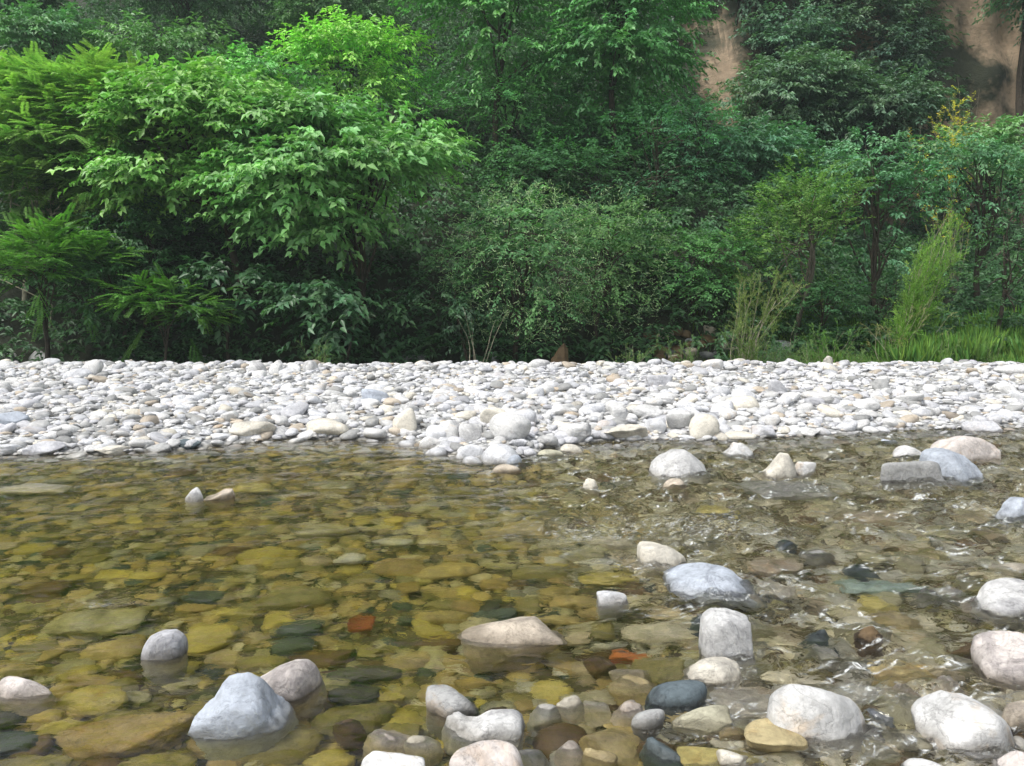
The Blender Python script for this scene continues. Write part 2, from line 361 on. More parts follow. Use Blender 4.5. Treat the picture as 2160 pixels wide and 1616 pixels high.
def make_water():
    xw = np.concatenate([np.linspace(-15, -6, 40)[:-1], np.linspace(-6, 6, 760), np.linspace(6, 15, 40)[1:]])
    yw = [-6.0, -4, -2, 0, 1.0, 1.5]; y = 1.9
    while y < 9.6: yw.append(y); y += 0.0075 + 0.0022 * (y - 2)
    yw = np.array(yw); nx, ny = len(xw), len(yw)
    X, Y = np.meshgrid(xw, yw); Z = water_h(X, Y)
    V = np.stack([X, Y, Z], -1).reshape(-1, 3); Fq = grid_faces(nx, ny)
    nb = len(V); B = V.copy(); B[:, 2] = -0.9
    # close the slab: rim walls and a floor of the same grid rim (fan of quads along x)
    rim = np.concatenate([np.arange(nx), (np.arange(1, ny)) * nx + nx - 1, (ny - 1) * nx + np.arange(nx - 2, -1, -1), np.arange(ny - 2, 0, -1) * nx])
    RB = V[rim].copy(); RB[:, 2] = -0.9; nr = len(rim)
    i = np.arange(nr); j = (i + 1) % nr
    walls = np.stack([rim[j], rim[i], nb + i, nb + j], -1)
    ctr = np.array([[0, 2, -0.9]]); cidx = nb + nr
    V2 = np.concatenate([V, RB, ctr])
    fl = np.stack([nb + j, nb + i, np.full(nr, cidx)], -1)
    me = bpy.data.meshes.new('water')
    nq = len(Fq) + len(walls); loops = np.concatenate([Fq.ravel(), walls.ravel(), fl.ravel()]).astype(np.int32)
    me.vertices.add(len(V2)); me.vertices.foreach_set('co', V2.astype(np.float32).ravel())
    me.loops.add(len(loops)); me.loops.foreach_set('vertex_index', loops)
    me.polygons.add(nq + nr)
    me.polygons.foreach_set('loop_start', np.concatenate([np.arange(nq) * 4, nq * 4 + np.arange(nr) * 3]).astype(np.int32))
    me.polygons.foreach_set('loop_total', np.concatenate([np.full(nq, 4), np.full(nr, 3)]).astype(np.int32))
    me.polygons.foreach_set('use_smooth', np.concatenate([np.ones(len(Fq), bool), np.zeros(len(walls) + nr, bool)]))
    me.update(calc_edges=True)
    A = rough_map(V2[:, 0], V2[:, 1]); c4 = np.ones((len(V2), 4), np.float32)
    c4[:, 0] = np.clip(0.12 + 0.30 * A, 0, 0.95)
    fo = np.zeros(len(V2))
    for (px, py, rx, ry, s) in [(1270, 1125, .40, .22, 1), (1450, 1125, .45, .25, 1), (1230, 1020, .25, .1, 1), (1120, 975, .1, .08, .9), (1500, 1265, .22, .06, .7),
                                (2110, 1080, .3, .15, .8), (1880, 1475, .18, .08, .7), (1700, 1030, .3, .1, .5), (1960, 1030, .4, .08, .7), (1340, 1190, .2, .1, .6), (205, 1275, .12, .04, .6)]:
        fo = np.maximum(fo, s * gauss_px(V2[:, 0], V2[:, 1], px, py, rx, ry))
    for (sx, sy, sr) in WAKES:      # foam where the current breaks on a stone
        d_ = np.hypot(V2[:, 0] - sx, (V2[:, 1] - sy) * 1.15) / sr; fo = np.maximum(fo, .75 * np.exp(-((d_ - 1.05) / .16) ** 2) * (V2[:, 0] - sx - (V2[:, 1] - sy) > -.2 * sr))
    c4[:, 1] = fo
    U_ = math.cos(.2) * V2[:, 0] + math.sin(.2) * V2[:, 1]; V_ = -math.sin(.2) * V2[:, 0] + math.cos(.2) * V2[:, 1]
    w1 = perlin(U_ * 2.2, V_ * 3.0, 51) * .6
    line = sstep(.80, .97, 1 - np.abs(perlin(U_ * 5 + w1, V_ * 13 + w1 * 2, 52)) * 2.2) * sstep(.05, .35, perlin(U_ * 3.3, V_ * 6.0, 53))  # thin broken lines, painted white to stand in for sky glints on rough water
    c4[:, 2] = np.clip(line * np.clip((A - .8) * .8, 0, 1), 0, 1)
    at = me.color_attributes.new('Col', 'FLOAT_COLOR', 'POINT'); at.data.foreach_set('color', c4.ravel())
    me.materials.append(water_material())
    o = bpy.data.objects.new('water', me); COL.objects.link(o); tag(o, kind='structure')

# ------------------------------------------------------------------ stones
def icosphere(sub):
    t = (1 + 5 ** 0.5) / 2
    V = [(-1, t, 0), (1, t, 0), (-1, -t, 0), (1, -t, 0), (0, -1, t), (0, 1, t), (0, -1, -t), (0, 1, -t), (t, 0, -1), (t, 0, 1), (-t, 0, -1), (-t, 0, 1)]
    Fc = [(0, 11, 5), (0, 5, 1), (0, 1, 7), (0, 7, 10), (0, 10, 11), (1, 5, 9), (5, 11, 4), (11, 10, 2), (10, 7, 6), (7, 1, 8), (3, 9, 4), (3, 4, 2), (3, 2, 6), (3, 6, 8), (3, 8, 9), (4, 9, 5), (2, 4, 11), (6, 2, 10), (8, 6, 7), (9, 8, 1)]
    V = [np.array(v, float) / math.sqrt(1 + t * t) for v in V]
    for _ in range(sub):
        mid = {}; nf = []
        def m(a, b):
            k = (min(a, b), max(a, b))
            if k not in mid:
                p = V[a] + V[b]; V.append(p / np.linalg.norm(p)); mid[k] = len(V) - 1
            return mid[k]
        for a, b, c in Fc:
            x, y, z = m(a, b), m(b, c), m(c, a); nf += [(a, x, z), (b, y, x), (c, z, y), (x, y, z)]
        Fc = nf
    return np.array(V), np.array(Fc)
ICO = {k: icosphere(k) for k in (1, 2, 3, 4)}

def noise3(P, seed, freq):
    x, y, z = (P * freq).T
    return (perlin(x + 0.7 * z, y - 0.4 * z, seed) + perlin(y + 5.2, z + 1.3, seed + 1) + perlin(z - 2.1, x + 7.7, seed + 2)) / 2

def rock_shape(style, r, sub):
    V, Fc = ICO[sub]
    if style == 'box':
        n = np.array([[1, 0, .1], [-1, .1, 0], [0, 1, 0], [.1, -1, .1], [0, .1, 1], [0, 0, -1]], float); n += r.normal(0, .12, n.shape)
        h = r.uniform(.85, 1, len(n)); extra = r.normal(size=(5, 3)); n = np.concatenate([n, extra]); h = np.concatenate([h, r.uniform(1.1, 1.35, 5)]); p = 11
    elif style == 'ang':
        n = r.normal(size=(15, 3)); h = r.uniform(.72, 1.1, 15); p = 15
    elif style == 'mid':
        n = r.normal(size=(13, 3)); h = r.uniform(.72, 1.1, 13); p = 10
    else:
        n = r.normal(size=(18, 3)); h = r.uniform(.84, 1.1, 18); p = 4.6
    n = np.concatenate([n, np.eye(3), -np.eye(3)]); h = np.concatenate([h, np.full(6, 1.15)])
    n /= np.linalg.norm(n, axis=1)[:, None]
    d = np.clip(V @ n.T, 0, None) / h
    rad = (d ** p).sum(1) ** (-1 / p)
    P = V * rad[:, None]
    am = {'round': .03, 'mid': .055, 'ang': .07, 'box': .045}[style]
    sd = int(r.integers(1, 9000))
    P = P * (1 + am * noise3(V, sd, 2.2) + ((0.45 * am * noise3(V, sd + 7, 5.0) + .25 * am * (1 - 2 * np.abs(noise3(V, sd + 17, 7.0)))) if sub >= 3 else 0))[:, None]
    P -= (P.max(0) + P.min(0)) / 2; P /= (P.max(0) - P.min(0)) / 2
    return P, Fc

C = dict(white=(.655, .65, .635), cool=(.64, .645, .66), blue=(.46, .50, .56), pink=(.66, .60, .56), tan=(.53, .46, .37), cream=(.68, .64, .55), grey=(.38, .38, .37),
         dark=(.10, .105, .10), slate=(.11, .14, .155), olive=(.32, .29, .15), yellow=(.56, .49, .19), ochre=(.47, .37, .19), orange=(.50, .18, .07), red=(.27, .085, .04),
         brown=(.17, .115, .06), teal=(.34, .44, .43), pale=(.50, .48, .36), gold=(.54, .45, .25), lilac=(.56, .56, .58))
CNAME = dict(white='white', cool='cool white', blue='bluish grey', pink='pinkish white', tan='tan', cream='cream', grey='grey', dark='dark grey', slate='slate grey', olive='olive',
             yellow='mossy yellow', ochre='ochre', orange='orange', red='red brown', brown='brown', teal='grey green', pale='pale olive', gold='golden tan', lilac='lilac grey')
stones = []      # (x, y, radius) of everything placed, for spacing
LM = []          # landmarks (px, py, phrase)

def stone_obj(name, P, Fc, ctr, a, b, ct, cb, col, mat, roll=0, yaw=0, prof=None):
    P = P.copy()
    if prof is not None:
        k = np.interp(P[:, 0], np.linspace(-1, 1, len(prof)), prof); bx = np.linspace(-1, 1, 15); top_ = np.array([P[np.abs(P[:, 0] - q) < .12][:, 2].max() for q in bx]); env = np.maximum(np.interp(P[:, 0], bx, top_), .22)
        P[:, 2] = np.where(P[:, 2] > 0, P[:, 2] / env * k, P[:, 2]); P[:, 2] = np.where(P[:, 2] > 0, P[:, 2] * np.clip((1.02 - np.abs(P[:, 0])) / .12, .15, 1), P[:, 2])
    P[:, 0] *= a; P[:, 1] *= b; P[:, 2] = np.where(P[:, 2] > 0, P[:, 2] * ct, P[:, 2] * cb)
    c, s = math.cos(roll), math.sin(roll); x, z = P[:, 0].copy(), P[:, 2].copy(); P[:, 0] = c * x + s * z; P[:, 2] = -s * x + c * z
    c, s = math.cos(yaw), math.sin(yaw); x, y = P[:, 0].copy(), P[:, 1].copy(); P[:, 0] = c * x - s * y; P[:, 1] = s * x + c * y
    o = build(name, P, Fc, mat, col=np.array(C[col]) * rng.uniform(.92, 1.05), rnd=rng.uniform())
    o.location = ctr; stones.append((ctr[0], ctr[1], max(a, b) * .8, min(a, b)))
    return o

def hero(x0, y0, x1, y1, col, style, label, lm=None, kind='E', prof=None, roll=0, dep=.8, sub=4, lift=0.0, sh=.15):
    if kind == 'S' and style == 'mid' and rng.uniform() < .75: style = 'round'
    xc = (x0 + x1) / 2; P, Fc = rock_shape(style, rng, sub)
    if kind == 'E':
        if y1 > 1120 and y1 < 1600: y1 = y1 - sh * (y1 - y0)
        f = on_z(xc, y1, 0.0); dist = f[1] / CP
        a = (x1 - x0) / 2 * dist / F; b = a * dep; Yc = f[1] + b * .8
        a *= Yc / f[1]
        top = at_y(xc, y0, Yc)[2]; top = max(top, 0.015)
        X = at_y(xc, y1, Yc)[0]; zc = -0.22 * top; zb = float(height(X, Yc)) - .03
        o = stone_obj('river_stone', P, Fc, (X, Yc, zc), a, b, top - zc, max(zc - zb, .06), col, M_RIVER, math.radians(roll), 0, prof)
        if X > .2: WAKES.append((X, Yc, a))
    elif kind == 'S':
        zb = float(height(*under(xc, (y0 + y1) / 2, -.2)[:2])); zz = zb + 0.05 + lift
        f = under(xc, y1, zz - .01); g = under(xc, y0, zz + .03); f0 = under(x0, (y0 + y1) / 2, zz); f1 = under(x1, (y0 + y1) / 2, zz)
        a = (f1[0] - f0[0]) / 2; b = max((g[1] - f[1]) / 2, a * .3); Yc = f[1] + b
        X = (f1[0] + f0[0]) / 2; c = min(a, b) * .72
        ct = min(c, -0.012 - zz + 0.0) if zz + c > -0.012 else c; ct = max(ct, .015)
        o = stone_obj('river_stone', P, Fc, (X, Yc, zz), a, b, ct, max(c, .05), col, M_RIVER, math.radians(roll), 0, prof)
    else:   # on the gravel bar or behind it
        g = on_ground(xc, y1 + (2 if kind == 'B' else 0), 6.0 if kind == 'B' else 12.6); Yf = g[1]
        if kind == 'B' and y1 < 800: Yf = min(Yf, YC - .15)
        a = (x1 - x0) / 2 * Yf / F; b = a * dep; Yc = Yf + b * .7
        X = at_y(xc, y1, Yc)[0]; gz = float(height(X, Yc)); top = max(at_y(xc, y0, Yc)[2], gz + .03)
        zc = gz + .3 * (top - gz)
        o = stone_obj('bar_cobble' if kind == 'B' else 'rubble_stone', P, Fc, (X, Yc, zc), a, b, top - zc, .5 * (top - gz) + .03, col, M_BAR, math.radians(roll), 0, prof)
    tag(o, label, 'stone', {'E': 'stones standing out of the river', 'S': 'stones lying under the clear water', 'B': 'cobbles on the dry gravel bar', 'R': 'rubble below the dark bank'}[kind])
    if lm: LM.append((xc, (y0 + y1) / 2, lm, 'B' if kind in 'BR' else 'W'))
    return o

HE = [
 (302, 1328, 392, 1402, 'lilac', 'round', 'round dome-shaped pale grey stone standing alone at left', 'round dome stone', dict(prof=[.6, .93, 1, .96, .7])),
 (408, 1424, 624, 1552, 'blue', 'ang', 'bluish grey pyramid-shaped rock with fine pale streaks at lower left', 'bluish pyramid rock', dict(prof=[.35, .62, .95, 1.0, .8, .5, .22], dep=.7, sh=0)),
 (528, 1392, 682, 1492, 'pink', 'round', 'smooth pinkish stone leaning behind the bluish pyramid rock', 'smooth pinkish stone', dict(prof=[.4, .6, .85, 1, 1, .9])),
 (925, 1510, 1114, 1572, 'white', 'mid', 'white saddle-shaped stone with dark grey blotches at the bottom', 'saddle-shaped white stone', dict(prof=[.95, 1, .62, .6, .95, 1, 1, .7], dep=.45)),
 (940, 1568, 1112, 1650, 'pink', 'round', 'white stone with faint pink veins in front of the saddle-shaped stone', 'pink-veined white stone', dict(dep=.6)),
 (960, 1308, 1200, 1362, 'tan', 'ang', 'flat wedge-shaped grey tan rock with its point up', 'wedge-shaped tan rock', dict(prof=[.25, .45, .62, .78, .96, 1.0, .5, .2], dep=.42, sh=0)),
 (895, 1458, 1015, 1522, 'grey', 'ang', 'half-sunk grey marbled rock behind the saddle-shaped stone', 'half-sunk marbled rock', dict(dep=.7)),
 (1476, 1292, 1588, 1398, 'white', 'box', 'upright white block with squared corners in the middle of the riffle', 'upright white block', dict(dep=.7, prof=[.85, 1, 1, .95, .85], sh=0)),
 (1400, 1203, 1612, 1262, 'blue', 'mid', 'broad bluish grey rock with wrinkled wet top in the riffle', 'wrinkled bluish rock', dict(prof=[.35, .8, 1, .97, .8, .4], sh=0)),
 (1345, 1147, 1452, 1205, 'cream', 'mid', 'pale cream rock with water spilling over it', 'water-washed cream rock'),
 (1258, 1250, 1328, 1280, 'cool', 'mid', 'small bright white stone behind the orange-red stone', 'small bright white stone'),
 (2050, 1230, 2210, 1318, 'white', 'mid', 'white boulder with grey veins cut by the right edge, upper one', 'grey-veined white boulder'),
 (2055, 1342, 2240, 1462, 'pink', 'mid', 'large pinkish white boulder cut by the right edge', 'large pinkish boulder'),
 (1612, 1442, 1842, 1572, 'white', 'round', 'long white boulder tilting down to the right with dark wet foot', 'long white boulder', dict(prof=[.8, 1, .98, .9, .76, .5], dep=.6, sh=0)),
 (1926, 1475, 2140, 1588, 'white', 'mid', 'large white boulder with yellowish left flank at lower right', 'large white boulder', dict(prof=[.3, .72, 1, .98, .75, .35], sh=0)),
 (1438, 1398, 1570, 1453, 'cream', 'mid', 'creamy white flat-topped stone in front of the upright white block', 'creamy flat-topped stone', dict(prof=[.4, .7, .9, 1, .95, .7])),
 (1800, 1318, 1862, 1368, 'brown', 'ang', 'small dark brown pointed rock in the rippling water', 'dark brown pointed rock', dict(prof=[.3, .9, 1, .6])),
 (1368, 950, 1496, 1012, 'white', 'round', 'smooth white dome-shaped boulder near the far shore', 'white dome boulder', dict(prof=[.5, .8, 1, 1, .75, .45])),
 (1522, 934, 1592, 970, 'white', 'ang', 'white rock with a dark notch just off the far shore', 'notched white rock'),
 (1604, 955, 1682, 1010, 'cream', 'round', 'pale cone-shaped boulder with water running past its foot', 'pale cone-shaped boulder', dict(prof=[.35, .6, 1, 1, .6])),
 (1672, 972, 1716, 1004, 'white', 'mid', 'small white stone tucked right of the cone-shaped boulder', 'small tucked white stone'),
 (1955, 915, 2106, 972, 'pink', 'mid', 'large pinkish tan boulder at the back of the boulder cluster', 'large pinkish tan boulder', dict(prof=[.5, .85, 1, .95, .85, .7])),
 (1924, 948, 2066, 1016, 'blue', 'mid', 'bluish boulder in the middle of the cluster by the far shore', 'bluish cluster boulder', dict(prof=[.6, .95, 1, .85, .6])),
 (1847, 972, 2000, 1022, 'grey', 'box', 'low grey slab with yellow-brown end in front of the boulder cluster', 'low grey slab', dict(dep=.35)),
 (1878, 940, 1946, 971, 'white', 'round', 'smooth white stone at the left of the boulder cluster', 'smooth cluster stone'),
 (389, 1031, 434, 1058, 'white', 'mid', 'little white stone, left one of the pair in calm water', 'little white pair stone'),
 (432, 1030, 497, 1056, 'tan', 'ang', 'little tan curved rock, right one of the pair in calm water', 'little tan pair rock', dict(prof=[.3, .5, .95, 1])),
 (1398, 1010, 1446, 1034, 'tan', 'round', 'small tan stone just in front of the white dome boulder', 'small tan foot stone'),
 (2098, 1050, 2180, 1098, 'blue', 'ang', 'grey rock ringed with splashing water at the right edge', 'splashed grey rock'),
 (1855, 926, 1890, 940, 'blue', 'mid', 'tiny bluish rock off the far shore behind the cluster', 'tiny bluish rock'),
 (-20, 1432, 116, 1480, 'pink', 'mid', 'flat beige stone breaking the surface at the left edge', 'flat beige edge stone', dict(dep=.4)),
 (750, 1588, 905, 1650, 'white', 'mid', 'white flat stone cut by the bottom edge left of the pink-veined one', 'white bottom-edge stone', dict(dep=.5)),
 (1328, 1498, 1405, 1540, 'grey', 'round', 'round pale grey stone left of the grey tan oval one', 'round pale grey stone', dict(dep=.6)),
 (1412, 1497, 1546, 1538, 'pale', 'mid', 'grey tan oval stone with speckled end breaking the surface', 'grey tan oval stone', dict(dep=.4)),
 (1356, 1440, 1496, 1502, 'slate', 'round', 'dark slate rounded stone beside the cream stones', 'dark slate rounded stone', dict(dep=.6)),
 (1900, 1598, 2002, 1660, 'white', 'round', 'white stone cut by the bottom edge in front of the large white boulder', 'bottom-edge white cobble'),
 (2085, 1585, 2180, 1660, 'pink', 'mid', 'pinkish stone cut by the lower right corner', 'corner pinkish stone'),
 (1830, 1502, 1882, 1530, 'blue', 'mid', 'small grey stone between the two biggest white boulders', 'small grey between stone'),
 (2100, 1478, 2190, 1548, 'tan', 'mid', 'half-drowned tan rock at the right edge behind the large white boulder', 'half-drowned tan rock'),
 (1225, 1010, 1262, 1036, 'cream', 'ang', 'small pale rock in the spill of white water', 'small spill rock'),
 (1510, 1580, 1590, 1620, 'cream', 'mid', 'pale speckled stone at the bottom edge by the yellow algae stone', 'speckled bottom stone'),
]
# peninsula of white stones
for (b, c, l, m_) in [((884, 920, 935, 945), 'white', 'small white stone where the spit leaves the bar', 'spit root stone'), ((925, 930, 986, 958), 'cool', 'oval white stone in the middle of the spit', 'oval spit stone'),
                   ((960, 938, 1030, 970), 'cool', 'wide white stone on the near side of the spit', 'wide spit stone'), ((1012, 936, 1098, 978), 'cool', 'largest white boulder at the end of the stone spit', 'spit end boulder'),
                   ((1066, 958, 1102, 982), 'blue', 'small bluish stone at the very tip of the spit', 'spit tip stone'), ((895, 944, 945, 962), 'cool', 'low white stone at the water side of the spit', 'low spit stone'),
                   ((1034, 978, 1100, 998), 'tan', 'flat tan stone in the white water at the spit tip', 'flat tan tip stone'), ((975, 962, 1020, 978), 'cool', 'small white stone wedged under the wide spit stone', 'wedged spit stone'),
                   ((1128, 948, 1190, 966), 'pale', 'pale stone in the shallows right of the spit', 'shallows pale stone'), ((1180, 936, 1230, 956), 'cream', 'cream stone in the shallows near the far shore', 'shallows cream stone')]:
    HE.append((*b, c, 'round', l, m_))
HS = [
 (105, 1285, 310, 1345, 'pale', 'mid', 'large pale olive boulder lying under water behind the dome stone', 'large pale olive boulder'),
 (380, 1320, 492, 1388, 'yellow', 'round', 'yellow rounded stone under water right of the dome stone', 'yellow rounded stone'),
 (183, 1345, 305, 1396, 'gold', 'mid', 'tan oblong stone under water left of the dome stone', 'tan oblong stone'),
 (730, 1290, 797, 1335, 'red', 'mid', 'dark red-brown stone under water in the middle left', 'dark red-brown stone'),
 (1282, 1367, 1372, 1397, 'orange', 'round', 'bright orange-red oval stone under shallow water', 'orange-red oval stone', dict(lift=.03)),
 (1215, 1277, 1297, 1313, 'ochre', 'round', 'tan and orange stone under water in front of the small white stone', 'tan and orange stone'),
 (1155, 1250, 1270, 1278, 'gold', 'mid', 'ochre flat stone under water touching the small bright white stone', 'ochre flat stone'),
 (880, 1183, 1016, 1220, 'gold', 'mid', 'golden tan slab under water, right one of two side by side', 'right golden slab'),
 (785, 1178, 905, 1215, 'ochre', 'mid', 'brownish gold slab under water, left one of two side by side', 'left golden slab'),
 (870, 1285, 992, 1318, 'gold', 'round', 'long tan yellow stone under water left of the wedge-shaped rock', 'long tan yellow stone'),
 (992, 1282, 1092, 1310, 'slate', 'mid', 'dark grey flat stone behind the wedge-shaped rock', 'dark grey flat stone'),
 (1220, 1205, 1346, 1236, 'yellow', 'mid', 'yellowish flat stone under water left of the wrinkled bluish rock', 'yellowish flat stone'),
 (60, 1483, 142, 1527, 'yellow', 'round', 'bright yellow rounded stone near the left edge, farther of two', 'farther bright yellow stone'),
 (80, 1512, 184, 1560, 'yellow', 'round', 'yellow egg-shaped stone near the left edge, nearer of two', 'yellow egg-shaped stone'),
 (125, 1445, 272, 1510, 'yellow', 'mid', 'yellow ochre crusted stone under water left of the pyramid rock', 'yellow crusted stone'),
 (120, 1512, 392, 1612, 'ochre', 'mid', 'long ochre brown slab reaching to the bottom left', 'long ochre slab', dict(roll=-6)),
 (400, 1525, 680, 1612, 'olive', 'mid', 'broad olive grey slab under water below the bluish pyramid rock', 'broad olive grey slab'),
 (655, 1480, 830, 1560, 'olive', 'round', 'big olive green rounded stone under water at the bottom', 'big olive green stone'),
 (-30, 1480, 62, 1545, 'dark', 'mid', 'dark olive stone under water at the left edge', 'dark olive edge stone'),
 (-30, 1540, 86, 1592, 'slate', 'mid', 'slate grey stone under water at the lower left edge', 'slate edge stone'),
 (-20, 1585, 150, 1640, 'olive', 'mid', 'olive tan slab in the lower left corner', 'olive corner slab'),
 (690, 1400, 850, 1440, 'dark', 'mid', 'dark ridged slab under water with glints on its top', 'dark ridged slab'),
 (690, 1440, 802, 1490, 'dark', 'round', 'dark rounded stone in front of the dark ridged slab', 'dark rounded stone'),
 (797, 1455, 857, 1482, 'yellow', 'mid', 'small yellow stone right of the dark rounded stone', 'small yellow stone'),
 (955, 1425, 1036, 1457, 'ochre', 'round', 'orange tan stone behind the half-sunk marbled rock', 'orange tan stone'),
 (1120, 1530, 1240, 1606, 'brown', 'mid', 'dark brown stone right of the saddle-shaped stone', 'dark brown stone'),
 (1220, 1530, 1360, 1626, 'gold', 'ang', 'large tan orange rock under water at the bottom', 'large tan orange rock'),
 (1075, 1565, 1172, 1598, 'yellow', 'round', 'yellow green stone under water at right of the pink-veined stone', 'yellow green stone'),
 (1500, 1438, 1622, 1520, 'cream', 'ang', 'large cream tan angular rock left of the long white boulder', 'cream tan angular rock', dict(lift=.05)),
 (1565, 1518, 1692, 1588, 'gold', 'mid', 'creamy tan stone under the long white boulder at its left', 'creamy tan stone', dict(lift=.04)),
 (1430, 1570, 1612, 1630, 'yellow', 'mid', 'vivid yellow algae-covered rock at the bottom edge', 'vivid yellow rock', dict(lift=.02)),
 (1518, 1530, 1572, 1562, 'ochre', 'mid', 'orange brown stone wedged beside the creamy tan stone', 'orange brown stone'),
 (1310, 1315, 1480, 1360, 'cream', 'mid', 'pale cream long stone left of the upright white block', 'pale cream long stone', dict(lift=.02)),
 (1810, 1262, 1890, 1300, 'yellow', 'round', 'olive yellow stone under the riffle below the grey green slab', 'olive yellow stone'),
 (1765, 1220, 1952, 1256, 'teal', 'mid', 'smooth grey green slab under the riffle at right', 'grey green slab'),
 (1830, 1395, 1962, 1450, 'gold', 'mid', 'ochre stone blurred by ripples behind the large white boulder', 'rippled ochre stone'),
 (1185, 1460, 1262, 1490, 'pale', 'mid', 'grey tan flat stone left of the dark slate stone', 'grey tan flat stone'),
 (1320, 1375, 1450, 1460, 'olive', 'ang', 'olive brown broad rock behind the dark slate stone', 'olive brown broad rock'),
 (370, 1268, 456, 1296, 'ochre', 'mid', 'orange brown flat stone behind the yellow rounded stone', 'orange brown flat stone'),
 (450, 1280, 541, 1305, 'yellow', 'mid', 'mustard flat stone behind and right of the yellow rounded stone', 'mustard flat stone'),
 (550, 1235, 700, 1290, 'olive', 'mid', 'large dull olive stone under water at centre left', 'large dull olive stone'),
 (630, 1105, 756, 1137, 'pale', 'mid', 'pale olive slab in deeper calm water', 'pale olive slab'),
 (490, 1022, 588, 1040, 'yellow', 'mid', 'long pale yellow slab right of the little pair of stones', 'long pale yellow slab', dict(lift=.12)),
 (-10, 1018, 152, 1042, 'cream', 'mid', 'pale yellow slab under calm water at the left edge', 'pale yellow edge slab', dict(lift=.1)),
 (785, 1135, 872, 1152, 'cool', 'mid', 'narrow whitish stone under water in mid river', 'narrow whitish stone', dict(lift=.1)),
 (705, 1165, 772, 1192, 'cool', 'mid', 'small whitish stone left of the golden slabs', 'small whitish stone', dict(lift=.08)),
 (1045, 1100, 1152, 1130, 'gold', 'mid', 'tan slab under water left of the white water', 'tan mid-river slab'),
 (1475, 1070, 1542, 1095, 'yellow', 'mid', 'yellow green stone under ripples behind the white water', 'ripple yellow stone', dict(lift=.05)),
 (1760, 1078, 1905, 1102, 'tan', 'mid', 'pinkish tan slab under ripples at right', 'pinkish tan slab'),
 (1560, 1010, 1750, 1052, 'grey', 'mid', 'grey slab under the current below the cone-shaped boulder', 'grey current slab'),
 (560, 1290, 642, 1330, 'yellow', 'ang', 'rough yellow stone left of the dark red-brown stone', 'rough yellow stone'),
 (585, 1308, 682, 1345, 'slate', 'round', 'dark green-grey stone left of the dark red-brown stone', 'dark green-grey stone'),
 (572, 1340, 668, 1386, 'slate', 'round', 'dark slate oval stone behind the smooth pinkish stone', 'dark slate oval stone'),
 (490, 1380, 610, 1412, 'olive', 'mid', 'mossy olive stone behind the bluish pyramid rock', 'mossy olive stone'),
 (0, 1400, 90, 1435, 'gold', 'mid', 'tan flat stone behind the flat beige edge stone', 'tan edge flat stone'),
 (140, 1420, 260, 1450, 'ochre', 'mid', 'ochre long stone behind the yellow crusted stone', 'ochre long stone'),
 (200, 1490, 320, 1535, 'olive', 'mid', 'olive lozenge-shaped stone above the long ochre slab', 'olive lozenge stone'),
 (780, 1520, 890, 1590, 'olive', 'ang', 'dull brown olive stone with pointed top by the saddle-shaped stone', 'dull pointed olive stone'),
 (640, 1575, 750, 1630, 'yellow', 'mid', 'mossy yellow-green stone at the bottom edge', 'mossy bottom stone'),
 (250, 1580, 420, 1640, 'olive', 'mid', 'olive slab at the bottom edge below the long ochre slab', 'olive bottom slab'),
 (1120, 1290, 1230, 1322, 'gold', 'mid', 'mustard tan stone right behind the wedge-shaped rock', 'mustard tan stone'),
 (1240, 1310, 1300, 1350, 'olive', 'round', 'dark olive round stone in front of the tan and orange stone', 'dark olive round stone'),
 (1170, 1335, 1245, 1362, 'tan', 'mid', 'pinkish tan stone touching the right end of the wedge-shaped rock', 'pinkish touching stone', dict(lift=.03)),
 (1250, 1350, 1325, 1372, 'cool', 'mid', 'pale whitish flat stone behind the orange-red stone', 'pale whitish flat stone', dict(lift=.03)),
 (1600, 1410, 1680, 1440, 'cream', 'mid', 'cream stone right of the creamy flat-topped stone', 'cream side stone', dict(lift=.04)),
 (1670, 1425, 1755, 1460, 'cream', 'mid', 'sandy stone behind the long white boulder', 'sandy stone', dict(lift=.04)),
 (1240, 1130, 1330, 1160, 'cream', 'mid', 'pale stone drowned in the white water', 'drowned pale stone', dict(lift=.04)),
 (1180, 1155, 1280, 1178, 'pale', 'mid', 'long pale slab left of the water-washed cream rock', 'long pale slab', dict(lift=.03)),
 (1080, 1192, 1200, 1222, 'olive', 'mid', 'olive slab in front of the long pale slab', 'olive mid slab'),
 (1570, 1180, 1700, 1215, 'tan', 'mid', 'tan slab behind the wrinkled bluish rock', 'tan riffle slab', dict(lift=.03)),
 (1600, 1225, 1680, 1262, 'cream', 'ang', 'pale angular stone right of the wrinkled bluish rock', 'pale angular stone', dict(lift=.05)),
]
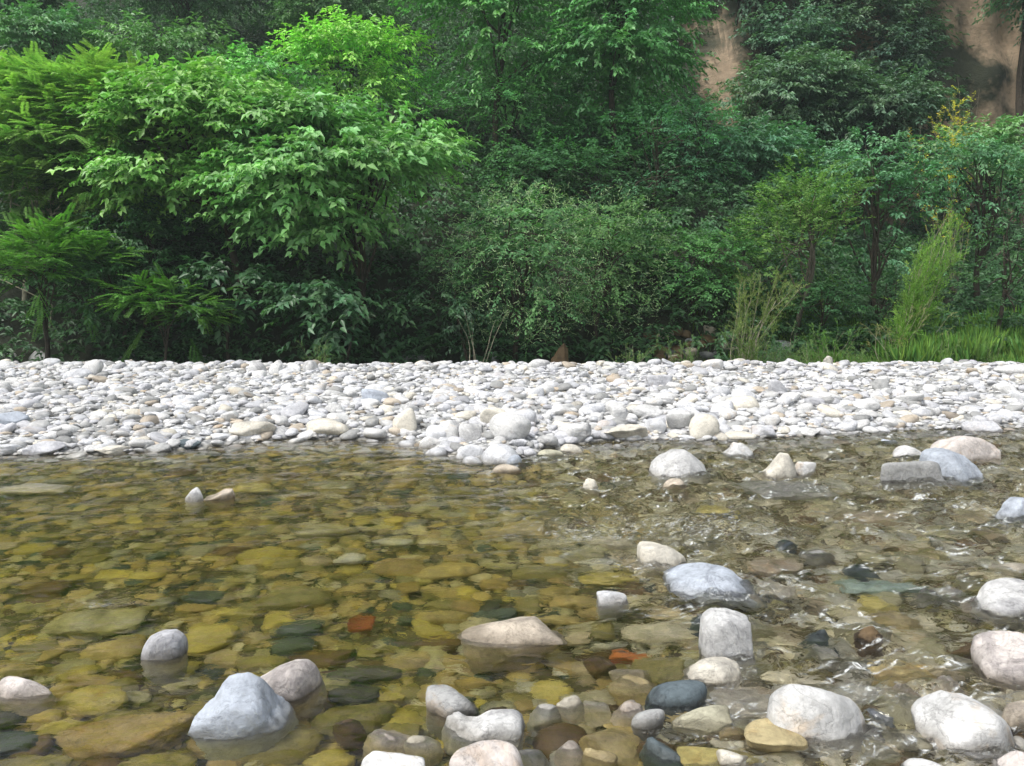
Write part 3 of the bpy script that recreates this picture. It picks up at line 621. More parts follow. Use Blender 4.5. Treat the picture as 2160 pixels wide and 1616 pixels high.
HB = [
 (172, 758, 218, 792, 'white', 'round', 'tall rounded white boulder on the crest of the bar at left', 'tall rounded crest boulder', dict(dep=.7)),
 (140, 776, 196, 795, 'cool', 'round', 'low white stone leaning on the tall rounded crest boulder', 'low leaning crest stone'),
 (524, 762, 563, 785, 'white', 'round', 'white stone on the crest, leftmost of a row of four', 'leftmost row stone'),
 (567, 759, 596, 786, 'white', 'ang', 'pointed white stone in the crest row of four', 'pointed row stone', dict(prof=[.3, .7, 1, .8])),
 (604, 765, 638, 783, 'cool', 'mid', 'low pale stone, third in the crest row of four', 'third row stone'),
 (638, 760, 672, 784, 'white', 'round', 'round white stone, last in the crest row of four', 'last row stone'),
 (760, 820, 822, 850, 'blue', 'mid', 'bluish grey boulder lying on the middle of the bar', 'bluish bar boulder'),
 (828, 864, 884, 914, 'cream', 'round', 'upright cream oval boulder leaning on the bar', 'upright cream boulder', dict(roll=-18)),
 (1030, 870, 1122, 925, 'white', 'round', 'big smooth egg-like white boulder near the water', 'big egg-like boulder'),
 (1012, 858, 1070, 895, 'cream', 'mid', 'cream boulder behind the big egg-like boulder', 'cream boulder behind'),
 (968, 893, 1020, 924, 'white', 'box', 'white stone with shaded grey front left of the egg-like boulder', 'grey-fronted stone'),
 (898, 898, 950, 930, 'cool', 'round', 'round marbled stone near the root of the spit', 'round marbled stone'),
 (1112, 757, 1160, 776, 'white', 'round', 'broad white stone on the crest by the pointed slab', 'broad crest stone'),
 (1478, 757, 1524, 778, 'white', 'round', 'broad rounded white stone on the crest below the rubble', 'crest stone below the rubble'),
 (1524, 835, 1606, 866, 'cream', 'round', 'smooth cream boulder alone on the right half of the bar', 'smooth cream boulder'),
 (1450, 874, 1520, 926, 'cream', 'round', 'leaning cream oval boulder at the right shore', 'leaning cream oval', dict(roll=-15)),
 (1400, 866, 1462, 905, 'white', 'mid', 'white boulder left of the leaning cream oval', 'white shore boulder'),
 (1490, 912, 1534, 934, 'cream', 'round', 'small cream egg stone at the waterline', 'small cream egg stone'),
 (1526, 910, 1592, 935, 'cream', 'round', 'larger cream egg stone at the waterline', 'larger cream egg stone'),
 (1586, 898, 1634, 930, 'lilac', 'mid', 'grey lilac stone at the waterline right of the egg stones', 'grey lilac stone'),
 (1670, 900, 1728, 928, 'white', 'ang', 'peaked white stone alone at the waterline', 'peaked waterline stone', dict(prof=[.3, .7, 1, .8, .4])),
 (1175, 890, 1158 + 90, 930, 'white', 'mid', 'white knobby boulder at the shore right of the spit', 'white knobby boulder'),
 (1264, 893, 1366, 934, 'cream', 'ang', 'angular cream white boulder rising to the right at the shore', 'angular shore boulder', dict(prof=[.2, .45, .7, .8, 1, .9])),
 (1326, 853, 1400, 882, 'white', 'ang', 'flat-faced white boulder behind the angular shore boulder', 'flat-faced boulder'),
 (1288, 860, 1326, 886, 'white', 'box', 'blocky white stone left of the flat-faced boulder', 'blocky white stone'),
 (1732, 750, 1758, 768, 'cream', 'ang', 'small pointed stone topping the crest like a cairn', 'small cairn-like stone', dict(prof=[.4, 1, .7])),
 (2098, 768, 2170, 790, 'white', 'round', 'broad white stone on the crest at the right edge', 'right edge crest stone'),
 (640, 884, 742, 920, 'cream', 'mid', 'wide cream boulder at the waterline in the left half', 'wide cream boulder', dict(prof=[.5, .9, 1, .9, .7])),
 (490, 888, 582, 924, 'cream', 'mid', 'wide pale boulder left of the wide cream boulder', 'wide pale boulder'),
 (372, 928, 428, 950, 'slate', 'mid', 'dark wet stone at the waterline in the left half', 'dark wet shore stone'),
 (308, 934, 364, 962, 'grey', 'ang', 'brown-grey pointed wet rock at the left shore', 'pointed wet rock', dict(prof=[.4, .8, 1, .7])),
 (200, 940, 272, 966, 'cream', 'ang', 'pale angular rock at the waterline at far left', 'pale angular shore rock'),
 (-10, 936, 50, 966, 'cool', 'mid', 'grey white rock at the waterline at the left edge', 'left edge shore rock'),
 (60, 932, 140, 956, 'lilac', 'mid', 'flat lilac grey rock at the left waterline', 'flat lilac rock'),
 (1840, 800, 1875, 822, 'grey', 'mid', 'small grey stone in the middle of the right gravel', 'small grey gravel stone'),
 (2030, 888, 2102, 922, 'lilac', 'mid', 'grey lilac boulder at the waterline behind the cluster', 'grey lilac shore boulder'),
 (2090, 903, 2142, 926, 'tan', 'ang', 'tan pointed rock at the waterline near the right edge', 'tan shore rock'),
 (1360, 790, 1420, 812, 'lilac', 'box', 'flat-faced lilac grey stone high on the bar', 'flat-faced lilac stone'),
 (1620, 800, 1662, 832, 'lilac', 'mid', 'light lilac stone below the crest on the right', 'light lilac stone'),
 (930, 895, 968, 925, 'white', 'round', 'white upright stone between the marbled and grey-fronted stones', 'white between stone'),
 (1355, 880, 1405, 912, 'cool', 'mid', 'cool white stone in front of the flat-faced boulder', 'cool white front stone'),
 (0, 868, 60, 898, 'blue', 'mid', 'bluish stone on the bar at the left edge', 'bluish left edge stone'),
]
for r_ in HE: hero(*r_[:8], kind='E', **(r_[8] if len(r_) > 8 else {}))
for r_ in HS: hero(*r_[:8], kind='S', **(r_[8] if len(r_) > 8 else {}))
for r_ in HB: hero(*r_[:8], kind='B', **(r_[8] if len(r_) > 8 else {}))
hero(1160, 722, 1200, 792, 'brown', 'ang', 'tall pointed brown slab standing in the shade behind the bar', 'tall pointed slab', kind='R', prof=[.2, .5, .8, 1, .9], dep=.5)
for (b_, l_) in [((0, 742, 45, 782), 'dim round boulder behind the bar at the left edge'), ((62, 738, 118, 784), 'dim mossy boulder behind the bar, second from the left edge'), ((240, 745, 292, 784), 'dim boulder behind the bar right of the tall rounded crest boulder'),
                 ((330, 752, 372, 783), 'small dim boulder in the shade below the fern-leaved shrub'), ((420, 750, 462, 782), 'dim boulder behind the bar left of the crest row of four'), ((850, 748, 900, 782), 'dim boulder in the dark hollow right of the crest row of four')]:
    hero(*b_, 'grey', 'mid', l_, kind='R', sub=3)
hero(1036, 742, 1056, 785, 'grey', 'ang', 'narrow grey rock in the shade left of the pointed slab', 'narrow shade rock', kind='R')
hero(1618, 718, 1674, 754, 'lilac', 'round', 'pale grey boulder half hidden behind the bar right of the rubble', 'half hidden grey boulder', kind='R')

# --- further individual stones
WORDS_DIR = {(0, -1): 'behind', (0, 1): 'in front of', (-1, 0): 'left of', (1, 0): 'right of', (-1, -1): 'behind and left of', (1, -1): 'behind and right of',
             (-1, 1): 'in front and left of', (1, 1): 'in front and right of'}
USED = set()
def auto_label(p, size, shape, col, where, zone, noun='stone'):
    px, py = to_px(p)
    c = sorted([l for l in LM if l[3] == zone], key=lambda l: (l[0] - px) ** 2 + ((l[1] - py) * 2) ** 2)
    for l in c[:10]:
        dx, dy = px - l[0], (py - l[1]) * 2
        m_ = max(abs(dx), abs(dy)); k = (0 if abs(dx) < .4 * m_ else int(np.sign(dx)), 0 if abs(dy) < .4 * m_ else int(np.sign(dy)))
        t = f'{size} {shape} {col} {noun} {where} {WORDS_DIR[k]} the {l[2]}'
        t = ' '.join(t.split())
        if t not in USED and len(t.split()) <= 16:
            USED.add(t); return t
    return f'{size} {shape} {col} {noun} {where} near the {c[0][2]}'

def free(x, y, r, k=1.0):
    for (a, b, R, _) in stones:
        if (a - x) ** 2 + (b - y) ** 2 < (k * (r + R)) ** 2: return False
    return True
def in_view(p, m=30):
    px, py = to_px(p); return -m < px < W + m and py < H + 60 and p[1] > 1.5

make_water()
n_w = n_b = 0; tries = 0
want_w, want_b = 284 - len(HE) - len(HS) - 34 + 20, 240
BEDC = ['pale', 'gold', 'yellow', 'olive', 'gold', 'pale', 'ochre', 'yellow', 'brown', 'gold', 'olive', 'tan', 'slate', 'cream', 'pale', 'gold', 'dark', 'grey']
RIFC = ['pale', 'tan', 'cream', 'olive', 'grey', 'brown', 'cream', 'cream', 'lilac', 'white', 'pale', 'white']
while n_w < want_w and tries < 30000:
    tries += 1
    y = rng.uniform(2.2, 7.6) if rng.uniform() < .65 else rng.uniform(2.2, 4.5); x = rng.uniform(-.75, .75) * y
    if y > shore(x) - .15: continue
    a = rng.uniform(.055, .125) if tries < 4000 else rng.uniform(.045, .09)
    if not in_view((x, y, -.2)) or not free(x, y, a, .82): continue
    z = float(height(x, y)); st = rng.choice(['round', 'round', 'mid']); col = str(rng.choice(RIFC if x > .4 else BEDC))
    b = a * rng.uniform(.55, .95); c = b * rng.uniform(.45, .75)
    P, Fc = rock_shape(st, rng, 3)
    zc = min(z + c * .35, -0.02 - c)
    o = stone_obj('river_stone', P, Fc, (x, y, zc), a, b, c, c, col, M_RIVER, rng.uniform(-.15, .15), rng.uniform(-.6, .6))
    sz = 'small' if a < .075 else ('mid-sized' if a < .11 else 'large'); sh_ = {'round': 'rounded', 'mid': 'flattish', 'ang': 'angular'}[str(st)]
    tag(o, auto_label((x, y, zc), sz, sh_, CNAME[col], 'under water', 'W'), 'stone', 'stones lying under the clear water'); n_w += 1
for k in range(40):      # low stones that just break the shallow water
    for _ in range(200):
        px = rng.uniform(1200, 2160) if k % 4 else rng.uniform(700, 1300); py = rng.uniform(1120, 1600) if k % 4 else rng.uniform(1480, 1600)
        w_ = rng.uniform(18, 42) * (1 + (py - 1100) / 500)
        g = on_z(px, py, 0); a = w_ / F * g[1]
        if free(g[0], g[1], a, .75): break
    else: continue
    st = rng.choice(['mid', 'ang', 'round']); col = str(rng.choice(['cream', 'tan', 'white', 'grey', 'pale', 'pink', 'brown', 'slate', 'gold'])); P, Fc = rock_shape(str(st), rng, 3)
    zb = float(height(g[0], g[1])); top = rng.uniform(0, .022)
    o = stone_obj('river_stone', P, Fc, (g[0], g[1], top - .10), a, a * rng.uniform(.6, .9), .10, max(top - .10 - zb, .05), col, M_RIVER, rng.uniform(-.2, .2), rng.uniform(-.6, .6))
    sz = 'small' if a < .06 else 'mid-sized'; sh_ = {'round': 'rounded', 'mid': 'flattish', 'ang': 'angular'}[str(st)]
    tag(o, auto_label((g[0], g[1], 0), sz, sh_, CNAME[col], 'breaking the surface', 'W'), 'stone', 'stones standing out of the river')
tries = 0
BARC = ['white', 'cool', 'white', 'white', 'lilac', 'cool', 'cool', 'cream', 'white', 'cool', 'white', 'lilac']
while n_b < want_b and tries < 40000:
    tries += 1
    x = rng.uniform(-7.6, 7.6); y = rng.uniform(6.8, 11.2)
    if rng.uniform() < .25: y = rng.uniform(10.6, 11.25)
    ys = float(shore(x))
    if y < ys - .05: continue
    near = (y - ys) < 1.3
    a = rng.uniform(.07, .17) if near else rng.uniform(.05, .11)
    if not in_view((x, y, .2), 10) or not free(x, y, a, .8): continue
    z = float(height(x, y)); st = rng.choice(['round', 'mid', 'round', 'ang']); col = str(rng.choice(BARC))
    b = a * rng.uniform(.6, .95); c = b * rng.uniform(.45, .75)
    P, Fc = rock_shape(st, rng, 3)
    o = stone_obj('bar_cobble', P, Fc, (x, y, z + c * .5), a, b, c, c, col, M_BAR, rng.uniform(-.3, .3), rng.uniform(-1.5, 1.5))
    sz = 'small' if a < .09 else ('mid-sized' if a < .13 else 'large'); sh_ = {'round': 'rounded', 'mid': 'flattish', 'ang': 'angular'}[str(st)]
    tag(o, auto_label((x, y, z + c), sz, sh_, CNAME[col], '', 'B', 'cobble'), 'stone', 'cobbles on the dry gravel bar'); n_b += 1
for k in range(34):
    px = rng.uniform(1375, 1560); py = rng.uniform(700, 762); g = on_ground(px, py, 12.8)
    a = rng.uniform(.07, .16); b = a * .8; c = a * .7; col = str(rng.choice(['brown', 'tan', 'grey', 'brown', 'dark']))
    P, Fc = rock_shape(str(rng.choice(['ang', 'mid', 'round'])), rng, 2)
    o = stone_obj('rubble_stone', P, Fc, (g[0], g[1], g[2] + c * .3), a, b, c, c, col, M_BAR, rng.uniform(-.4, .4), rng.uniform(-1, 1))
    tag(o, f'{CNAME[col]} rubble stone in the shaded heap below the bushes behind the bar', 'stone', f'{CNAME[col]} stones of the shaded rubble heap')

# --- the uncountable rest: pebbles
def pebble_mass(name, pts, size, cols, mat, sub=2, flat=(.35, .7), cols2=None):
    N = len(pts); shapes = [rock_shape(s, rng, sub) for s in ['round', 'round', 'mid'] * 6]; nv = len(shapes[0][0]); Fc = shapes[0][1]
    T = np.stack([s[0] for s in shapes])[rng.integers(0, len(shapes), N)]
    a = size; b = a * rng.uniform(.6, .95, N); c = b * rng.uniform(*flat, N)
    T = T * np.stack([a, b, c], -1)[:, None, :]
    r = rng.uniform(-.35, .35, N); cr, sr = np.cos(r)[:, None], np.sin(r)[:, None]
    X, Z = T[..., 0].copy(), T[..., 2].copy(); T[..., 0] = cr * X + sr * Z; T[..., 2] = -sr * X + cr * Z
    r = rng.uniform(0, 6.28, N); cr, sr = np.cos(r)[:, None], np.sin(r)[:, None]
    X, Y = T[..., 0].copy(), T[..., 1].copy(); T[..., 0] = cr * X - sr * Y; T[..., 1] = sr * X + cr * Y
    z = height(pts[:, 0], pts[:, 1]) + c * rng.uniform(.1, .7, N)
    T = T + np.stack([pts[:, 0], pts[:, 1], z], -1)[:, None, :]
    fc = (Fc[None] + (np.arange(N) * nv)[:, None, None]).reshape(-1, 3)
    cl = np.array([C[k] for k in cols])[rng.integers(0, len(cols), N)] * rng.uniform(.8, 1.12, (N, 1))
    if cols2: cl = np.where((pts[:, 0] + rng.normal(0, .4, N) > .35)[:, None], np.array([C[k] for k in cols2])[rng.integers(0, len(cols2), N)] * rng.uniform(.75, 1.1, (N, 1)), cl)
    o = build(name, T.reshape(-1, 3), fc, mat, col=np.repeat(cl, nv, 0), rnd=np.repeat(rng.uniform(0, 1, N), nv))
    return tag(o, kind='stuff')

def scatter(n, y0, y1, cond):
    y = rng.uniform(y0, y1, n); x = rng.uniform(-1, 1, n) * (.82 * np.maximum(y, 2.5) + .7); k = cond(x, y); return np.stack([x, y], -1)[k]
bp = scatter(31000, 1.7, 8.6, lambda x, y: (y < shore(x) - .22) & (rng.uniform(0, 9, len(x)) < y + 1))
size_b = np.clip(rng.lognormal(math.log(.033), .5, len(bp)), .015, .10)
pebble_mass('riverbed_pebbles', bp, size_b, BEDC + ['olive', 'gold', 'ochre'], M_RIVER, cols2=RIFC)
tag(bpy.data.objects['riverbed_pebbles'], 'yellow and olive pebbles covering the riverbed under the water', 'pebbles')
gp = scatter(29000, 6.6, 11.9, lambda x, y: (y > shore(x) - .5) & (rng.uniform(0, 12, len(x)) < y))
size_g = np.clip(rng.lognormal(math.log(.036), .5, len(gp)) * np.where(gp[:, 1] > 9.5, .85, 1.05), .014, .11)
pebble_mass('gravel', gp, size_g, BARC + ['cool', 'white', 'grey', 'lilac', 'grey', 'tan'], M_BAR)
tag(bpy.data.objects['gravel'], 'bleached white gravel covering the bar between the bigger cobbles', 'gravel')
HAZE = 0.0016
# ------------------------------------------------------------------ foliage
def unit(v): return v / (np.linalg.norm(v, axis=-1, keepdims=True) + 1e-9)
class Leaves:
    """collects leaf quads / folded leaves of one crown"""
    def __init__(s): s.V = []; s.F = []; s.C = []; s.n = 0
    def add(s, P, A, N, L, Wd, col, shape='fold'):
        A = unit(A); Sd = unit(np.cross(A, N)); N = np.cross(Sd, A)
        if shape == 'fold':      # five points: stalk, two edges, midrib, drooping tip
            t = np.array([[0, 0, 0], [-1, .42, .16], [0, .48, -.02], [1, .42, .16], [0, 1, -.16]]); f = np.array([[0, 2, 1], [0, 3, 2], [1, 2, 4], [2, 3, 4]])
        elif shape == 'blade':
            t = np.array([[-.6, 0, 0], [.6, 0, 0], [.5, .55, .03], [0, 1, -.12]]); f = np.array([[0, 1, 2], [0, 2, 3]])
        else:                    # slim diamond
            t = np.array([[0, 0, 0], [-1, .5, .05], [1, .5, .05], [0, 1, -.05]]); f = np.array([[0, 2, 1], [1, 2, 3]])
        L = np.broadcast_to(L, (len(P),)); Wd = np.broadcast_to(Wd, (len(P),))
        v = (P[:, None] + t[None, :, 0:1] * (Sd * Wd[:, None] * .5)[:, None] + t[None, :, 1:2] * (A * L[:, None])[:, None] + t[None, :, 2:3] * (N * L[:, None])[:, None])
        k = t.shape[0]; s.V.append(v.reshape(-1, 3)); s.F.append((f[None] + (s.n + np.arange(len(P)) * k)[:, None, None]).reshape(-1, 3)); s.C.append(np.repeat(col, k, 0)); s.n += len(P) * k
    def build(s, name, mat, parent=None, origin=(0, 0, 0)):
        return build(name, np.concatenate(s.V) - np.array(origin), np.concatenate(s.F), mat, parent, col=np.concatenate(s.C), smooth=False)

def jitter_col(col, n, amt=.22, yel=.25):
    k = rng.normal(1, amt, (n, 1)).clip(.45, 1.7); y = rng.uniform(0, yel, (n, 1))
    col = (np.array(col) * .88 + np.mean(col) * .12) * 1.22
    return col[None] * k * (1 + y * np.array([[1.0, .25, -.2]]))

def sprays(lv, O, D, kind, col, scale=1.0):
    """O,D: spray origins and outward directions; leaves hang along each spray"""
    M = len(O); up = np.array([0, 0, 1.0]); D = unit(D)
    Sd = unit(np.cross(D, up) + 1e-6); Nn = np.cross(Sd, D)
    sc = rng.uniform(.75, 1.2, M)[:, None]
    cl = jitter_col(col, M, .16, .3)
    if kind in ('broad', 'med', 'small'):
        Ls, K, ll, lw = {'broad': (.55, 11, .17, .088), 'med': (.45, 15, .105, .045), 'small': (.34, 20, .060, .026)}[kind]
        Ls *= scale; ll *= scale; lw *= scale
        for k in range(K):
            t = (k + rng.uniform(0, .8, (M, 1))) / K; sd = (1 if k % 2 else -1)
            P = O + D * t * Ls * sc + Sd * rng.normal(0, .05, (M, 1)) * Ls - up * (.35 * t * t * Ls) * sc + rng.normal(0, .03, (M, 3)) * Ls
            A = D * (.35 + .7 * t) + Sd * sd * rng.uniform(.4, 1.1, (M, 1)) - up * rng.uniform(.1, .85, (M, 1))
            N = up * .8 + D * .45 + rng.normal(0, .30, (M, 3))
            lv.add(P, A, N, ll * rng.uniform(.65, 1.2, M), lw * rng.uniform(.7, 1.2, M), cl * rng.normal(1, .14, (M, 1)).clip(.5, 1.6), 'fold' if kind != 'small' else 'slim')
    elif kind == 'feather':
        for f in range(5):
            t = rng.uniform(0, .9, (M, 1)); sd = 1 if f % 2 else -1
            fo = O + D * t * .5 * scale * sc; fd = unit(D * rng.uniform(.5, 1.1, (M, 1)) + Sd * sd * rng.uniform(.2, .9, (M, 1)) - up * rng.uniform(-.15, .35, (M, 1)))
            fs = unit(np.cross(fd, up)); fn = np.cross(fs, fd); fl = .42 * scale
            for k in range(12):
                u = (k + .8) / 12.5
                for s2 in (-1, 1):
                    P = fo + fd * u * fl - up * (.22 * u * u * fl)
                    A = fs * s2 + fd * .45 - up * .25; l = .085 * scale * (1 - .55 * abs(u - .4))
                    lv.add(P, A, fn + rng.normal(0, .2, (M, 3)), l * rng.uniform(.8, 1.1, M), .036 * scale, cl * rng.normal(1, .1, (M, 1)).clip(.5, 1.5), 'slim')
    elif kind == 'willow':
        for k in range(26):
            t = (k + rng.uniform(0, 1, (M, 1))) / 26; a = rng.uniform(0, 6.28, (M, 1))
            P = O + D * t * .5 * scale * sc - up * .08 * t * t
            A = D * 1.0 + (Sd * np.cos(a) + Nn * np.sin(a)) * .75
            lv.add(P, A, Nn + rng.normal(0, .4, (M, 3)), .075 * scale * rng.uniform(.7, 1.2, M), .013 * scale, cl * rng.normal(1, .12, (M, 1)).clip(.5, 1.5), 'slim')

def tubes(paths, sides=6):
    """paths: list of (points (n,3), radii (n))"""
    V = []; Fq = []; n0 = 0
    for P, R in paths:
        P = np.asarray(P, float); n = len(P); T = unit(np.gradient(P, axis=0)); ref = np.where(np.abs(T[:, 2:3]) > .9, [[1.0, 0, 0]], [[0, 0, 1.0]])
        A = unit(np.cross(T, ref)); B = np.cross(T, A); th = np.arange(sides) * 2 * math.pi / sides
        ring = P[:, None] + (A[:, None] * np.cos(th)[None, :, None] + B[:, None] * np.sin(th)[None, :, None]) * np.asarray(R)[:, None, None]
        V.append(ring.reshape(-1, 3)); i = np.arange(n - 1)[:, None] * sides + np.arange(sides)[None]; j = np.arange(n - 1)[:, None] * sides + (np.arange(sides)[None] + 1) % sides
        Fq.append(np.stack([i, j, j + sides, i + sides], -1).reshape(-1, 4) + n0); n0 += n * sides
    return np.concatenate(V), np.concatenate(Fq)
def curve(a, b, sag=0.0, wob=.06, n=9):
    a = np.asarray(a, float); b = np.asarray(b, float); t = np.linspace(0, 1, n)[:, None]
    P = a + (b - a) * t; L = np.linalg.norm(b - a); P[:, 2] += (sag * L * np.sin(t[:, 0] * math.pi))
    w = rng.normal(0, 1, (3, 3)) * wob * L
    for k in range(3): P += np.sin(t * math.pi * (k + 1)) * w[k] / (k + 1) ** 1.5
    return P

BARK_DARK = (.06, .045, .03); BARK_GREY = (.14, .12, .09); BARK_PALE = (.34, .31, .22)
def crown(name, parts_name, box, Y, kind, col, label, cat='tree', npads=12, dens=1.0, depth=.7, bark=BARK_DARK, root=None, group=None, scale=1.0, flat=.42, fine=False, limbs=True, inner=.4, hang=0.0, padr=.34, tendrils=0):
    x0, y0, x1, y1 = box; c = at_y((x0 + x1) / 2, (y0 + y1) / 2, Y); Rx = (x1 - x0) / 2 / F * Y; Rz = (y1 - y0) / 2 / F * Y; Ry = Rx * depth
    Ry = min(Ry, 2.2)
    rx = c[0] if root is None else (root - W / 2) / F * Y; ry = Y + .3 * Ry; rz = float(height(rx, ry)) - .1
    base = np.array([rx, ry, rz])
    e = empty(name, base, label, cat, group)
    lv = Leaves(); paths = []
    top = np.array([c[0], Y + .2 * Ry, c[2] + Rz * .5])
    if limbs:
        tr = curve(base, top, 0, .05, 12); r0 = max(.03, .022 * np.linalg.norm(top - base)); paths.append((tr, np.linspace(r0, r0 * .25, 12)))
    for i in range(npads):
        d = unit(rng.normal(size=3)); d[1] = -abs(d[1]) if rng.uniform() < .72 else d[1]
        if d[2] < -.2 and rng.uniform() < .5: d[2] = -d[2]
        q = rng.uniform(.55, .92)
        pr = padr * rng.uniform(.7, 1.3) * min(Rx, Rz * 1.4); pc = c + d * q * np.maximum(np.array([Rx, Ry, Rz]) - np.array([.9, .6, .5]) * pr, .15)
        pr3 = np.array([pr * rng.uniform(1.0, 1.5), pr, pr * flat * rng.uniform(.8, 1.3)])
        area = pr3[0] * pr3[1] * 3.6
        M = max(8, int(area * 15 * dens / scale ** 2))
        u = unit(rng.normal(size=(M, 3))); u[:, 2] = np.where(rng.uniform(size=M) < .78, np.abs(u[:, 2]), u[:, 2])
        rr = rng.uniform(.45, 1.0, (M, 1)) ** .5
        O = pc + u * pr3 * rr
        D = u * np.array([1, 1, .45]) + np.array([0, -.15, .12 - hang]) + rng.normal(0, .22, (M, 3)) + .25 * d
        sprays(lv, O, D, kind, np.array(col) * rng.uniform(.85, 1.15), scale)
        if limbs:
            k = int(rng.integers(4, 11)); paths.append((curve(tr[k], pc, .08, .06, 8), np.linspace(r0 * .35, .008, 8)))
    if inner > 0:      # the looser inner foliage that closes the crown
        M = int(Rx * Rz * 3.1 * 7 * dens * inner / scale ** 2); u = unit(rng.normal(size=(M, 3))); rr = rng.uniform(.2, .8, (M, 1))
        O = c + u * rr * np.array([Rx, Ry, Rz]); O[:, 1] += .25 * Ry
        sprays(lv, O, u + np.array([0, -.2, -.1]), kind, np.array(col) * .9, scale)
    if tendrils:
        n_ = tendrils; u = unit(rng.normal(size=(n_, 3))); u[:, 1] = -np.abs(u[:, 1]); P = c + u * np.array([Rx, Ry, Rz]) * rng.uniform(.75, 1.02, (n_, 1)); A = rng.normal(0, 1, (n_, 3)) * [1, .3, .8]; cc = jitter_col((.30, .44, .24), n_, .25, .2)
        for q in range(3):
            lv.add(P, A, rng.normal(0, 1, (n_, 3)), .050, .013, cc, 'slim'); A = unit(A); P = P + A * .042; A = A + rng.normal(0, .55, (n_, 3))
    if limbs:
        V, Fq = tubes(paths); build('trunk' if cat == 'tree' else 'stem', V - base, Fq, M_BARK, e, col=np.array(bark))
    lv.build(parts_name, M_FINE if kind in ('feather', 'willow', 'small') or fine else M_LEAF, e, base)
    return e

def stem_plant(name, base_px, tips, Y, kind, col, label, cat='shrub', nst=9, bark=BARK_PALE, r0=.012, leaf_from=.25, per=10, scale=.6, spread=.3, grp=None):
    """upright multi-stemmed plant: stems fan from the base to points near the given picture tips"""
    b = at_y(base_px[0], base_px[1], Y); gz = float(height(b[0], Y)); b[2] = min(b[2], gz + .05) if gz < b[2] else gz
    b = np.array([b[0], Y, gz - .03]); e = empty(name, b, label, cat, grp); lv = Leaves(); paths = []
    for k in range(nst):
        tp = tips[k % len(tips)]; t = at_y(tp[0] + rng.normal(0, spread * 60), tp[1] + rng.normal(0, spread * 45), Y + rng.uniform(-.5, .4))
        P = curve(b + rng.normal(0, .04, 3) * [1, 1, 0], t, rng.uniform(-.04, .1), .04, 12); paths.append((P, np.linspace(r0, r0 * .25, 12)))
        s = rng.uniform(leaf_from, 1, (per, 1)); idx = s[:, 0] * 10.99; i0 = idx.astype(int); fr = (idx - i0)[:, None]; O = P[i0] * (1 - fr) + P[np.minimum(i0 + 1, 11)] * fr
        D = unit(P[-1] - P[0]) * .9 + rng.normal(0, .45, (per, 3)) + np.array([0, 0, .15]); sprays(lv, O, D, kind, col, scale)
    V, Fq = tubes(paths, 5); build('stem', V - b, Fq, M_BARK, e, col=np.array(bark)); lv.build('foliage', M_FINE, e, b)
    return e

G_DARK = (.020, .060, .022); G_MID = (.035, .12, .030); G_LIT = (.085, .25, .045); G_YEL = (.15, .27, .035); G_BLUE = (.045, .14, .065); G_GREY = (.05, .10, .05); G_FERN = (.09, .24, .03); G_SILV = (.10, .16, .07)

# --- the far wall of trees on the hillside
far = [
 ((-160, -120, 260, 190), 23.0, 'small', (.030, .085, .028), 'dark tree at the top left corner'),
 ((180, -140, 560, 60), 25.0, 'med', G_DARK, 'very dark tree at the top edge, second from the left'),
 ((-40, 40, 240, 170), 20.5, 'med', (.035, .10, .035), 'dark feathery tree just above the bright yellow-green tree at far left'),
 ((220, 60, 520, 190), 21.0, 'small', (.045, .11, .032), 'dull green tree above the gap behind the big broad-leaved tree'),
 ((480, -160, 760, 70), 26.0, 'med', G_DARK, 'very dark tree at the top edge above the light green crown'),
 ((600, -60, 900, 110), 24.5, 'small', (.040, .10, .035), 'loose dull tree behind the light green crown at top centre left'),
 ((590, 60, 890, 240), 19.5, 'med', (.10, .23, .035), 'light yellow-green tree rising above the big broad-leaved tree'),
 ((420, 130, 700, 260), 19.0, 'med', (.06, .17, .045), 'mid green tree directly behind the big broad-leaved tree'),
 ((760, 150, 1010, 420), 20.0, 'small', G_MID, 'shaded green tree right of the big broad-leaved tree'),
 ((870, -140, 1240, 250), 18.8, 'med', (.042, .130, .035), 'tall tree with bright tips, left one of the tall pair at top centre'),
 ((1120, -160, 1500, 240), 18.5, 'med', (.036, .115, .036), 'tall dark layered tree, right one of the tall pair at top centre'),
 ((930, 130, 1210, 400), 19.0, 'small', (.035, .11, .035), 'shaded tree under the left of the tall pair'),
 ((1150, 170, 1400, 380), 19.5, 'med', (.035, .12, .035), 'layered tree under the right of the tall pair'),
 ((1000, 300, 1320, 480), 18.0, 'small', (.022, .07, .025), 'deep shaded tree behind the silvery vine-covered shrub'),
 ((1520, -90, 1780, 110), 25.5, 'small', (.035, .095, .05), 'hazy green tree on the cliff top left of the brown streak'),
 ((1700, -60, 1950, 200), 24.5, 'small', (.035, .075, .040), 'dark grey-green tree in front of the brown cliff'),
 ((2100, -150, 2330, 60), 22.5, 'small', (.045, .11, .06), 'green tree overhanging the bare cliff at the top right corner'),
 ((1500, 120, 1820, 330), 22.5, 'small', (.045, .095, .05), 'hazy grey-green tree at the foot of the cliff'),
 ((1780, 170, 2010, 350), 22.0, 'small', (.035, .075, .042), 'dark hazy tree left of the yellow flowers'),
 ((1440, 260, 1700, 470), 19.5, 'med', (.035, .10, .05), 'dark blue-green tree behind the yellow-green willow bush'),
 ((1380, 200, 1560, 420), 18.3, 'small', (.045, .14, .065), 'blue-green tree right of the rounded blue-green one'),
 ((1940, 270, 2240, 400), 19.8, 'small', (.055, .12, .045), 'grey-green shrubby tree below the bare cliff at the right edge'),
]
